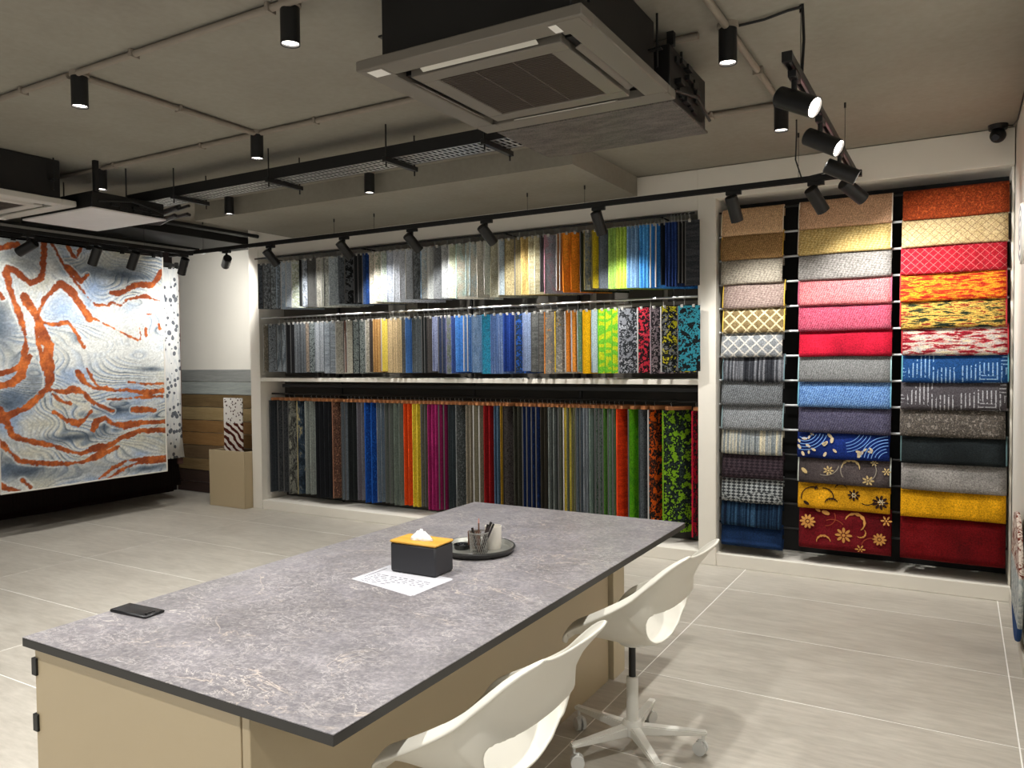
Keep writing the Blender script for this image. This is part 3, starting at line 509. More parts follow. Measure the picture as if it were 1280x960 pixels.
# ================================================================ BIG MARBLED RUG and the rugs beside it
def vnoise(u, v, sc, seed):
    r = np.random.RandomState(seed); G = r.rand(64, 64)
    x = u*sc+100; y = v*sc+100; xi = np.floor(x).astype(int); yi = np.floor(y).astype(int); fx = x-xi; fy = y-yi
    fx = fx*fx*(3-2*fx); fy = fy*fy*(3-2*fy); g = lambda a, b: G[a % 64, b % 64]
    return (g(xi, yi)*(1-fx)+g(xi+1, yi)*fx)*(1-fy)+(g(xi, yi+1)*(1-fx)+g(xi+1, yi+1)*fx)*fy
def fbm(u, v, sc, seed, o=4): return sum(vnoise(u, v, sc*2**k, seed+k)*.5**k for k in range(o))/sum(.5**k for k in range(o))
RX = -7.4
def rp(x, y, b): p = on(x/5.333, (450 if b else 290)+y/5.333, 0, RX); return (p.y, p.z)
A = [(((285,80),(290,160),(285,250),(270,310),(210,345),(160,310),(100,260),(55,235),(40,280),(60,380),(100,480),(140,580),(160,680),(165,780),(150,880),(130,960),(80,1000),(0,1030)),15,0),
 (((0,110),(60,95),(110,85)),13,0),(((340,80),(390,170),(450,260),(530,370),(590,440),(640,480),(720,490),(750,465),(800,490),(850,450),(960,425),(1065,460)),7,0),(((440,230),(500,280),(540,325),(590,285)),17,0),
 (((400,350),(470,400),(530,480),(590,570)),23,0),(((590,560),(700,610),(800,660),(920,715)),5,0),(((400,350),(350,390),(290,460),(260,520),(240,570)),16,0),
 (((165,440),(220,510),(250,580),(280,680),(320,760),(310,840),(320,907)),25,0),(((280,600),(340,620),(400,615),(450,600),(490,650),(560,770)),10,0),(((235,640),(250,740),(280,860),(300,907)),11,0),
 (((740,405),(800,410),(880,360),(940,350),(1020,350),(1065,270)),13,0),(((450,100),(480,155),(510,170),(540,105)),9,0),(((930,640),(935,710)),5,0),(((970,640),(975,690)),5,0),(((980,545),(1010,545)),6,0),(((1060,620),(1070,650)),5,0),(((0,410),(15,440)),12,0),
 (((300,0),(320,60),(330,130),(310,200),(250,250),(180,310),(80,360),(20,390)),20,1),(((320,200),(380,210),(440,210),(490,190),(560,220),(620,280),(700,315),(760,340)),15,1),(((350,230),(400,270),(460,290)),13,1),
 (((520,80),(560,150),(630,190),(700,190),(760,200),(850,195),(940,215),(1080,205)),14,1),(((580,60),(620,130),(660,180)),7,1),(((720,260),(800,260),(900,250),(1080,240)),8,1),(((890,330),(1030,335)),12,1),(((860,145),(950,160),(1090,155)),6,1),
 (((350,350),(400,370),(440,405),(520,425),(560,400),(610,340)),11,1),(((620,460),(640,410),(700,385),(760,425),(850,435),(950,415),(1100,410)),15,1),
 (((0,330),(50,420),(80,500),(150,530),(260,550),(350,570),(420,600),(540,625),(620,590),(720,580),(820,520),(940,475),(1105,465)),14,1),(((0,540),(60,600),(130,670),(220,680),(350,690),(480,685),(560,680),(680,630),(800,580)),13,1),
 (((660,790),(760,720),(860,670),(980,655),(1110,645)),8,1),(((720,790),(820,730),(930,680),(1100,670)),8,1),(((0,830),(60,860),(120,870)),10,1),(((150,800),(200,850)),8,1),(((0,90),(80,70),(160,20),(190,-20)),12,1),(((0,180),(80,170),(150,110)),8,1)]
y0r, y1r, z0r, z1r = 3.64, 5.30, .41, 2.70
NU, NV = 250, 350
uu, vv = np.meshgrid(np.linspace(y0r, y1r, NU), np.linspace(z0r, z1r, NV)); u = uu.ravel(); v = vv.ravel()
wu = u+(fbm(u, v, 9, 3)-.5)*.02; wv = v+(fbm(u, v, 7, 13)-.5)*.02
D = np.zeros(u.shape); DO = np.full(u.shape, 9.)
wvar = .55+.95*vnoise(u, v, 5.5, 17)
for pl, wd, b in A:
    P_ = [rp(x, y, b) for x, y in pl]; wr = wd/5.333*.0083*1.12
    for (a0, a1), (b0, b1) in zip(P_, P_[1:]):
        du, dv = b0-a0, b1-a1; q = np.clip(((wu-a0)*du+(wv-a1)*dv)/(du*du+dv*dv+1e-9), 0, 1); d_ = np.hypot(wu-a0-q*du, wv-a1-q*dv)
        D += np.exp(-d_*13); DO = np.minimum(DO, d_-wr*wvar)
D = -np.log(D+1e-6)/13
flow = D*.8+.75*(v+1.0*(1-np.exp(-(u-y0r)/.6)))+(fbm(u*.8, v*1.7, 2.0, 21, 2)-.5)*.75
t_ = flow*8.5+(fbm(u, v, 11, 31, 2)-.5)*.12
ph = t_-np.floor(t_)
light = np.array([.84, .85, .84]); grey = np.array([.50, .53, .56]); blue = np.array([.60, .68, .80]); dark = np.array([.26, .31, .37]); cream = np.array([.80, .79, .72])
sel = fbm(u, v*1.5, 3.2, 41); c = np.tile(light, (len(u), 1))
def mixc(c, k, w): w = np.clip(w, 0, 1)[:, None]; return c*(1-w)+k*w
ST = [(0, (.86, .87, .86)), (.14, (.74, .79, .85)), (.24, (.52, .60, .70)), (.29, (.36, .42, .50)), (.33, (.84, .85, .84)), (.50, (.86, .85, .80)), (.62, (.62, .66, .69)), (.70, (.44, .49, .54)), (.74, (.24, .29, .35)), (.78, (.80, .82, .82)), (1, (.86, .87, .86))]
xs_ = [q for q, _ in ST]; band = np.stack([np.interp(ph, xs_, [k[i] for _, k in ST]) for i in range(3)], 1)
am_ = np.clip((fbm(u*.7, v*1.3, 3.0, 43, 2)-.28)*2.6, .12, 1)[:, None]; c = c*(1-am_)+band*am_
c = mixc(c, blue, (sel-.56)*4); c = mixc(c, cream, (.40-sel)*5)
ph2 = (t_*2.3+.3) % 1.0; c = mixc(c, np.array([.50, .55, .61]), np.exp(-((ph2-.5)/.12)**2)*.3*np.clip((fbm(u*.6, v*1.6, 4, 44, 2)-.4)*5, 0, 1))
for bx_, by_, bb, rx, ry, kc, am in ((700,250,0,420,70,grey,.8),(820,290,0,260,35,dark,.75),(150,140,0,170,130,grey,.75),(20,640,0,90,230,grey,.8),(0,600,0,40,120,dark,.6),(620,370,0,110,90,blue,.8),(400,520,0,100,110,blue,.7),
    (300,640,0,90,60,blue,.4),(700,780,0,380,130,light,.95),(760,560,0,170,80,light,.95),(200,620,0,40,110,light,.9),(330,260,0,50,90,light,.9),(230,120,1,70,110,grey,.8),(120,240,1,150,50,dark,.7),(60,300,1,70,50,dark,.6),(800,330,1,130,35,dark,.85),
    (450,520,1,260,28,dark,.75),(700,450,1,60,30,dark,.7),(200,740,1,190,50,dark,.75),(60,690,1,60,60,dark,.7),(980,720,1,160,22,dark,.85),(1000,60,1,110,18,dark,.7),(600,730,1,330,60,grey,.5),(220,620,1,110,40,cream,.7),(300,430,1,120,50,cream,.6),(900,560,1,260,50,cream,.5),(1000,300,1,90,40,light,.8),(450,130,1,70,45,blue,.7)):
    p = rp(bx_, by_, bb); s = .0083/5.333*.8; w = np.exp(-(((u-p[0])/(rx*s))**2+((v-p[1])/(ry*s*.9))**2)*.7)
    c = mixc(c, kc, w*am*1.25*(.55+.45*np.clip((fbm(u*1, v*2.5, 7, 71)-.3)*3, 0, 1)))
orange = np.array([.80, .43, .21]); orange2 = np.array([.55, .27, .16])
c = mixc(c, light*1.02, np.exp(-((DO-.010)/.007)**2)*.8*np.clip((fbm(u, v, 4, 66, 2)-.35)*4, 0, 1))
rag = (fbm(u, v, 45, 81, 2)-.5)*.022+(fbm(u, v, 9, 82, 2)-.5)*.03
oc = orange[None]*1.0+(orange2-orange)[None]*np.clip((fbm(u, v, 16, 91)-.32)*2.6+.45*(v > 2.15)+.15*(v < 1.1), 0, 1)[:, None]
w = np.clip((.002-DO-rag)/.004, 0, 1)[:, None]*.97; c = c*(1-w)+oc*w
c *= (.86+.28*fbm(u, v, 90, 99, 2))[:, None]; c = np.clip(c, 0, 1)
cl = np.where(c <= .04045, c/12.92, ((c+.055)/1.055)**2.4)
rx_ = RX+.012*np.sin(u*5)+.006*np.sin(u*11+v*2)
verts = np.stack([rx_-RX, u-y0r, v-z1r], 1)
me = bpy.data.meshes.new('marbled_rug'); I = np.arange(NU*NV).reshape(NV, NU)
fc = np.stack([I[:-1, :-1], I[:-1, 1:], I[1:, 1:], I[1:, :-1]], -1).reshape(-1, 4)
me.from_pydata(verts.tolist(), [], fc.tolist()); at_ = me.color_attributes.new('weave', 'FLOAT_COLOR', 'POINT')
at_.data.foreach_set('color', np.concatenate([cl, np.ones((len(u), 1))], 1).ravel())
t = NT('marbled_rug_pile').p(.95, 0, .1); va = t.n('ShaderNodeVertexColor', layer_name='weave'); t.l(va.outputs[0], t.b.inputs['Base Color']); t.bump(t.noise(t.coord(), 200, 2), .5, .003)
rug = link('hanging_rug', me, t.m, None, True); rug.location = (RX, y0r, z1r); so = rug.modifiers.new('thick', 'SOLIDIFY'); so.thickness = .012
tag(rug, 'large hanging rug with swirling orange, blue, grey and white marbling', 'rug')
e = B()
pts = [(RX+.012*math.sin(q*5), q, z0r) for q in np.linspace(y0r, y1r, 12)]; e.tube([(a-RX+.002, b-y0r, zz-z1r) for a, b, zz in pts], .008, 6)
for yy in (y0r, y1r): xx = .012*math.sin(yy*5)+.002; e.tube([(xx, yy-y0r, z0r-z1r), (xx, yy-y0r, 0)], .008, 6)
e.obj('edge_binding', plain('white_binding', 'dcd8d0', .85), rug)
def swing_arm(x, ya, yb, z, lb):
    o = B().box(x-.012, x+.012, ya, yb, z, z+.035, .002)
    for yy in np.arange(ya+.15, yb, .35): o.box(x-.015, x+.015, yy-.02, yy+.02, z-.03, z, .002)
    o.box(x-.02, x+.02, yb-.03, yb, z-.02, z+.05, .002)
    tag(o.obj('rug_hanging_rail', BLACK), lb, 'rail')
swing_arm(RX, 3.3, 5.30, 2.715, 'black clamp rail holding the large marbled rug')
# the white, ink spotted rug behind
t = NT('ink_spotted_weave').p(.95, 0, .1)
vo = t.n('ShaderNodeTexVoronoi'); vo.inputs['Scale'].default_value = 19; t.l(t.coord((1, 1, .8)), vo.inputs['Vector']); gap = t.noise(t.coord(), 5, 3)
sz = t.math('MULTIPLY', t.math('SUBTRACT', gap, .26), 1.35); spot = t.math('LESS_THAN', vo.outputs['Distance'], sz)
f = t.noise(t.coord((1, 2.5, .5)), 14, 4, .7); base = t.ramp(f, [(.3, 'a4acb4'), (.45, 'd2d4d4'), (.65, 'dededa')]); t.col(t.mix(t.math('MULTIPLY', spot, .85), base, '343c4c')); INK = t.m
def wavy_rug(name, x, ya, yb, za, zb, mat, lb, amp=.012, lean=0):
    n = 24; vs = []; fs = []
    for i in range(n+1):
        for j in range(9): yy = ya+(yb-ya)*i/n; vs.append((amp*math.sin(yy*9+j*.2)+lean*(j/8)**2, yy-ya+.03*(j == 0)*(i == n), (zb-za)*(j/8-1)))
    for i in range(n):
        for j in range(8): fs.append((i*9+j, (i+1)*9+j, (i+1)*9+j+1, i*9+j+1))
    me = bpy.data.meshes.new(name); me.from_pydata(vs, [], fs); o = link(name, me, mat, None, True); o.location = (x, ya, zb)
    so = o.modifiers.new('thick', 'SOLIDIFY'); so.thickness = .012; tag(o, lb, 'rug'); return o
r2 = wavy_rug('hanging_rug', -7.62, 4.35, 5.66, .50, 2.63, INK, 'white hanging rug with dark ink spots behind the marbled rug')
B().box(-.03, -.012, 1.27, 1.335, -2.2, -.02).obj('edge_binding', plain('brown_binding', '4c3028', .85), r2)
swing_arm(-7.62, 3.3, 5.66, 2.645, 'black clamp rail holding the ink spotted rug')
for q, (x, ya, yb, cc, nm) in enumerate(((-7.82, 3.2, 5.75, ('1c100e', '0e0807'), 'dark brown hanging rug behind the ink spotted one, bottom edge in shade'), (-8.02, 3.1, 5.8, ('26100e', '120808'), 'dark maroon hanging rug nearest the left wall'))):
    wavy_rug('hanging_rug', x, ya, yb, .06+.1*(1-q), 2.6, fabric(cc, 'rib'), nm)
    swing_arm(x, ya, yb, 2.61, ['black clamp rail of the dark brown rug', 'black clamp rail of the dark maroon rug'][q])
# things leaning in the back left corner
cb = empty('beige_board', (-6.8, 5.9, 0), label='low beige board standing against the left end of the shelving', cat='board')
B().box(-.36, .195, -.24, -.22, 0, .615, .003).obj('front_panel', BEIGE, cb); B().box(.175, .195, -.22, .2, 0, .61, .002).obj('side_panel', BEIGE, cb)
B().box(-.36, -.34, -.22, .2, 0, .61, .002).obj('side_panel', BEIGE, cb)
t = NT('brown_white_pelt_weave').p(.95, 0, .1)
w_ = t.n('ShaderNodeTexWave', bands_direction='DIAGONAL'); w_.inputs['Scale'].default_value = 5; w_.inputs['Distortion'].default_value = 6; w_.inputs['Detail'].default_value = 3
t.l(t.coord((1, 1, 1.3)), w_.inputs['Vector']); sp = t.n('ShaderNodeSeparateXYZ'); t.l(t.coord(), sp.inputs[0])
vo = t.n('ShaderNodeTexVoronoi'); vo.inputs['Scale'].default_value = 28; t.l(t.coord(), vo.inputs['Vector'])
up = t.math('GREATER_THAN', sp.outputs[2], .36); up2 = t.mix(t.math('LESS_THAN', vo.outputs['Distance'], .3), 'dcd8d2', '5c4a48')
t.col(t.mix(up, t.ramp(w_.outputs['Fac'], [(.42, '4c2018'), (.52, 'd8d0c8')]), up2))
o = B().box(-.155, .15, -.008, .008, 0, .64, .004).obj('rug_sample', t.m, None, (-6.99, 5.86, .535)); tag(o, 'rug sample with brown stripes and spots standing upright behind beige board', 'rug sample')
o2 = B().box(-.02, .02, 0, .02, 0, .03).obj
ns = empty('sample_strip', (-6.68, 5.92, 0), label='narrow hanging strip of grey, white and rust samples beside the shelving', cat='sample strip')
for za, zb, cc in ((1.91, 2.38, '6c6e6c'), (1.77, 1.91, 'c8c6c0'), (1.42, 1.77, '8c4c28'), (0.002, 1.42, 'a8a8a8')):
    B().box(-.05, .05, -.006, .006, za, zb-.002, .002).obj('swatch', fabric((cc, '303030' if cc == 'a8a8a8' else cc, cc), 'speck' if cc == 'a8a8a8' else 'plain'), ns)
# round rugs on the right wall
t = NT('round_rug_weave').p(.95, 0, .1); sp = t.n('ShaderNodeSeparateXYZ'); t.l(t.coord(), sp.inputs[0])
f = t.noise(t.coord(), 22, 4, .6, 1.5); hi = t.ramp(f, [(.45, '6c2c1c'), (.52, 'd8ccc0')]); lo = t.ramp(f, [(.4, '8c9498'), (.6, 'c8ccc8')])
c1 = t.mix(t.math('GREATER_THAN', sp.outputs[2], .06), lo, hi); t.col(t.mix(t.math('LESS_THAN', sp.outputs[2], -.2), c1, '2c4878'))
MX = Matrix.Rotation(PI/2, 4, 'Y')
o = B().lathe([(.0, -.01), (.325, -.01), (.33, 0), (.325, .01), (0, .01)], n=40, M=MX, cap=False).obj('round_rug', t.m, None, (XR-.03, 4.72, .43)); tag(o, 'round rust, grey and blue rug low on the right wall, cut by frame', 'rug')
t = NT('ring_rug_weave').p(.95, 0, .1); g = t.n('ShaderNodeTexWave', wave_type='RINGS', rings_direction='X'); g.inputs['Scale'].default_value = 6; g.inputs['Distortion'].default_value = 2; t.l(t.coord(), g.inputs['Vector']); t.col(t.ramp(g.outputs['Fac'], [(.3, 'd8d4cc'), (.6, '8c8c90')]))
o = B().lathe([(.0, -.01), (.155, -.01), (.16, 0), (.155, .01), (0, .01)], n=32, M=MX, cap=False).obj('round_rug', t.m, None, (XR-.016, 4.85, 2.2)); tag(o, 'small pale round rug high on the right wall at frame edge', 'rug')

# ================================================================ TABLE
T = empty('work_table', (-1.79, 2.46, 0), label='long work table with grey stone-look top and beige body', cat='table')
def tb(name, mat, x0, x1, y0, y1, z0, z1, b=.002): return B().box(x0+1.79, x1+1.79, y0-2.46, y1-2.46, z0, z1, b).obj(name, mat, T)
top = tb('tabletop', m_marble(), -2.415, -1.175, 1.235, 3.72, .7472, .75, .0008)
tb('edge_band', plain('dark_edge_band', '2b2926', .55), -2.415, -1.175, 1.235, 3.72, .722, .747, .001)
tb('end_panel', BEIGE, -2.40, -1.503, 1.262, 1.28, 0, .7218)
tb('side_panel', BEIGE, -1.498, -1.47, 1.262, 3.44, 0, .7218); tb('side_panel', BEIGE, -2.38, -2.362, 1.282, 3.58, 0, .7218)
tb('end_panel', plain('beige_laminate_painted_lit', 'c4b698', .4), -2.36, -1.45, 3.46, 3.6, 0, .7218)  # same beige, painted lighter to carry the light on the far end
for z in (.67, .5, .3, .1): tb('hinge', BLACK, -2.408, -2.384, 1.255, 1.30, z-.04, z+.012, .001)

# ------------------------------------------------- things on the table
ZT = .751
tb_ = empty('tissue_box', (-1.795, 2.385, ZT+.0015), 0.02, label='black tissue box with yellow bamboo lid on the paper', cat='tissue box')
B().box(-.105, .105, -.062, .062, 0, .112, .006).obj('body', plain('matt_black_plastic', '26262a', .55), tb_)
B().box(-.107, .107, -.064, .064, .1122, .122, .004).obj('lid', m_wood('bamboo_lid', ('c08c30', 'd09c3c', 'dcac50')), tb_)
bm = bmesh.new(); bmesh.ops.create_icosphere(bm, subdivisions=3, radius=1)
for v_ in bm.verts:
    p = v_.co; r = 1+.22*math.sin(p.x*6+p.y*3)*math.cos(p.y*7)+.1*math.sin(p.z*9+p.x*8)
    v_.co = Vector((p.x*.05*r*(1-.75*max(0, p.z)), p.y*.026*r*(1-.7*max(0, p.z)), max(-.002, p.z*.038*r)))
me = bpy.data.meshes.new('tissue'); bm.to_mesh(me); bm.free(); o = link('tissue', me, plain('tissue_paper', 'ece8e2', .9), tb_, True); o.location = (0, 0, .1225)
B().lathe([(0, 0), (.022, 0), (.022, .0012), (0, .0012)], (.0, 0, .1221), 16).obj('slot', BLACK, tb_).scale = (2.2, .7, 1)
pp = empty('paper_sheets', (-1.79, 2.25, ZT-.001), 0, label='white printed paper sheets lying under the tissue box', cat='paper')
PAPER = plain('white_paper', 'c4c4ca', .85)
for q, rz in enumerate((.0, -.05)):
    c4 = [on(439, 724.5, 2, .75), on(517, 745, 2, .75), on(566.6, 724, 2, .75), on(487, 706.6, 2, .75)]; ctr = Vector((-1.79, 2.25, 0))
    R0 = Matrix.Rotation(rz, 3, 'Z'); N = 6; vs = []; fs = []
    for i in range(N+1):
        for j in range(N+1):
            a = i/N; b = j/N; p = (c4[0]*(1-a)+c4[1]*a)*(1-b)+(c4[3]*(1-a)+c4[2]*a)*b; p = R0 @ (p-ctr); vs.append((p.x, p.y, .0006+.0006*(1-q)+.006*max(0, .25-a)*(b < .3)*(q == 0)))
    for i in range(N):
        for j in range(N): fs.append((i*(N+1)+j, (i+1)*(N+1)+j, (i+1)*(N+1)+j+1, i*(N+1)+j+1))
    me = bpy.data.meshes.new('sheet'); me.from_pydata(vs, [], fs); link('sheet', me, PAPER, pp)
txt = B()
for r_ in range(6):
    x = -.13
    while x < .12:
        l_ = random.uniform(.008, .03)
        if r_ > 1 or x < -.02: txt.box(x, x+l_, -.075+r_*.018, -.0725+r_*.018+.001, .0019, .0021)
        x += l_+random.uniform(.005, .02)
txt.box(-.15, -.147, -.06, .1, .0019, .0021); txt.obj('printed_lines', plain('grey_print', '6a6a74', .8), pp)
tr = empty('round_tray', (-1.775, 2.745, ZT), label='round grey tray with dark rim holding the pencil cup', cat='tray')
B().lathe([(0, 0), (.135, 0), (.15, .008), (.162, .026), (.157, .027), (.145, .012), (0, .008)], n=48, cap=False).obj('dish', plain('brushed_tray', '8f8f88', .35, .5), tr)
B().lathe([(.136, .0005), (.153, .004), (.1655, .022), (.163, .0275), (.1575, .0275), (.162, .0225), (.150, .007), (.136, .002)], n=48, cap=False).obj('rim', plain('dark_rim', '2a2a28', .4), tr)
cup = empty('pencil_cup', (-1.735, 2.70, ZT+.0095), label='wire mesh pencil cup standing on the round tray', cat='pencil cup')
m_ = B(); nr = 26
for k in range(nr):
    for s in (1, -1):
        m_.tube([(.036*(1+.12*q/6)*math.cos(2*PI*k/nr+s*q*.12), .036*(1+.12*q/6)*math.sin(2*PI*k/nr+s*q*.12), .085*q/6) for q in range(7)], .0011, 3, False)
m_.obj('mesh_wall', plain('pale_mesh_metal', 'a8a6a0', .4, .6), cup)
B().lathe([(.0395, .083), (.0425, .083), (.0425, .088), (.0395, .088), (.0395, .083)], n=28, cap=False).obj('rim', plain('pale_mesh_metal', 'a8a6a0'), cup)
B().lathe([(0, .0005), (.034, .0005), (.034, .002), (0, .002)], n=24, cap=False).obj('base', BLACK, cup)
for nm, (dx, dy), (ex, ey), L, cc, r_, lb in (('pencil', (-.006, .008), (-.012, .02), .135, '6a4a3c', .0035, 'slim brown pencil with pale tip standing in the mesh cup'), ('marker_pen', (.012, -.008), (.05, .035), .125, '2c2222', .0055, 'thick dark marker leaning right in the mesh cup'), ('marker_pen', (.008, .01), (.028, .03), .112, '3a2a28', .0055, 'brown black marker in the middle of the mesh cup'), ('marker_pen', (-.012, -.006), (-.032, .005), .098, '262020', .005, 'short dark marker leaning left in the mesh cup'), ('pen', (.018, .004), (.058, .03), .118, '30282a', .0045, 'dark pen beside the right leaning marker')):
    p0 = Vector((-1.735+dx*.6, 2.70+dy*.6, ZT+.0125)); p1 = p0+Vector((ex*.8, ey*.8, L)); d_ = (p1-p0)
    r0 = empty(nm, p0, label=lb, cat='pen' if 'pen' != nm[:6] or nm == 'pen' else 'pencil')
    B().tube([(0, 0, 0), d_*.86], r_, 8).obj('barrel', plain('pen_'+cc, cc, .4), r0)
    B().tube([d_*.862, d_], [r_*1.05, r_*.6 if nm == 'pencil' else r_*1.05], 8).obj('tip' if nm == 'pencil' else 'cap', plain('pencil_wood' if nm == 'pencil' else 'black_cap', 'c08a80' if nm == 'pencil' else '18140f', .5), r0)
o = B().lathe([(.0, .0), (.032, 0), (.034, .004), (.036, .098), (.034, .098), (.032, .006), (0, .005)], n=24, cap=False).obj('white_cup', plain('white_ceramic', 'dcd6cc', .4), None, (-1.72, 2.79, ZT+.009)); tag(o, 'plain white cup behind the mesh pencil cup on tray', 'cup')
o = B().lathe([(.0, .0), (.026, 0), (.027, .003), (.028, .07), (.026, .07), (.025, .005), (0, .004)], n=20, cap=False).obj('brown_cup', plain('brown_ceramic', '6a4228', .5), None, (-1.80, 2.765, ZT+.009)); tag(o, 'small brown cup on tray, left of white cup', 'cup')
ds = empty('clip_dish', (-1.835, 2.72, ZT+.009), label='small black dish filled with clips on the tray', cat='dish')
B().lathe([(0, 0), (.03, 0), (.036, .02), (.034, .02), (.029, .003), (0, .003)], n=22, cap=False).obj('bowl', plain('black_glaze', '151515', .3), ds)
cl_ = B()
for q in range(22):
    a = random.uniform(0, 6.3); r_ = random.uniform(0, .022); cl_.box(r_*math.cos(a)-.004, r_*math.cos(a)+.004, r_*math.sin(a)-.0015, r_*math.sin(a)+.0015, .004+.0007*q, .0055+.0007*q)
tag(cl_.obj('clips', plain('clip_metal', '8c8c8c', .3, .8), ds), kind='stuff')
o = B().box(-.035, .035, -.02, .02, 0, .001).obj('note_paper', PAPER, None, (-1.765, 2.632, ZT+.0095)); o.rotation_euler = (0, 0, .5); tag(o, 'scrap of white paper on the tray in front of mesh cup', 'paper')
ph = empty('mobile_phone', (-2.322, 1.545, ZT), .0, label='black mobile phone lying face up near the left table corner', cat='phone')
B().box(-.086, .086, -.038, .038, 0, .008, .003).obj('case', plain('phone_case', '101012', .35), ph); B().box(-.083, .083, -.035, .035, .00805, .0083).obj('screen', plain('phone_glass', '050507', .18, 0, .6), ph)
for q in range(3): B().lathe([(0, 0), (.005, 0), (.005, .0012), (0, .0012)], (.066, -.018+q*.014, .0084), 12).obj('button', plain('phone_glass', '050507'), ph)
ph.rotation_euler = (0, 0, .06)

# ================================================================ CHAIRS
SH = plain('white_plastic_shell', 'dcd8cc', .42, 0, .5, var=.01, vs=2); WH = plain('white_powder_coat', 'dad8d0', .4, 0, .5)
def interp(tab, s):
    for a, b in zip(tab, tab[1:]):
        if a[0] <= s <= b[0]:
            q = (s-a[0])/(b[0]-a[0]+1e-9); return [x+(y-x)*q for x, y in zip(a[1:], b[1:])]
    return list(tab[-1][1:])
def smoothtab(tab, n=61):
    xs = np.linspace(0, 1, n); arr = np.array([interp(tab, x) for x in xs])
    for _ in range(6): arr[1:-1] = (arr[:-2]+2*arr[1:-1]+arr[2:])/4
    return [tuple([x]+list(r)) for x, r in zip(xs, arr)]
CT = smoothtab([(0, .205, .467), (.08, .185, .482), (.25, .10, .472), (.38, -.05, .462), (.46, -.145, .474), (.53, -.198, .505), (.60, -.210, .555), (.72, -.182, .64), (.86, -.215, .735), (1, -.305, .845)])
RTB = smoothtab([(0, .19, .185, .472), (.07, .228, .172, .50), (.12, .24, .15, .545), (.2, .25, .115, .578), (.3, .256, .06, .607), (.42, .256, -.02, .652), (.52, .25, -.08, .688), (.62, .24, -.13, .722), (.74, .225, -.175, .765), (.86, .213, -.225, .81), (.95, .188, -.27, .842), (1, .155, -.30, .856)])
def shell_pt(s, t):
    s = min(1, max(0, s)); cy, cz = interp(CT, s); rx, ry, rz = interp(RTB, s); a = min(abs(t), 1)*PI/2
    k = 1-math.cos(a)**(1.15 if s < .5 else 1.0); x = rx*math.sin(a)**.85
    y = cy+(ry-cy)*k; z = cz+(rz-cz)*k
    if abs(t) > 1:
        e_ = (abs(t)-1)*min(1, 4*s+.3)*min(1, (1.08-s)*4); x += e_*.38; z -= e_*.26; y += e_*.06
    return Vector((math.copysign(x, t), y, z))
def shell_mesh():
    NS, NT_ = 64, 44; bm = bmesh.new(); par = {}
    ts = [-1.12, -1.08, -1.035]+[-1+2*i/NT_ for i in range(NT_+1)]+[1.035, 1.08, 1.12]; g = []
    for i in range(NS+1):
        r = []
        for t in ts: v_ = bm.verts.new(shell_pt(i/NS, t)); par[v_] = (i/NS, t); r.append(v_)
        g.append(r)
    hs, ha, hb = .58, .115, .64
    for i in range(NS):
        for j in range(len(ts)-1):
            q = (g[i][j], g[i][j+1], g[i+1][j+1], g[i+1][j])
            cs = sum(par[v_][0] for v_ in q)/4; ct = sum(par[v_][1] for v_ in q)/4
            if ((cs-hs)/ha)**2+(ct/hb)**2 < 1: continue
            bm.faces.new(q)
    for v_ in list(bm.verts):
        if not v_.link_faces: bm.verts.remove(v_); continue
        s, t = par[v_]; r = math.sqrt(((s-hs)/ha)**2+(t/hb)**2)
        if r < 1.25 and any(len(e_.link_faces) == 1 for e_ in v_.link_edges) and r > 0: v_.co = shell_pt(hs+(s-hs)/r, t/r)
    bmesh.ops.recalc_face_normals(bm, faces=bm.faces); me = bpy.data.meshes.new('seat_shell'); bm.to_mesh(me); bm.free(); me.materials.append(SH)
    for p in me.polygons: p.use_smooth = True
    return me
SHM = shell_mesh()
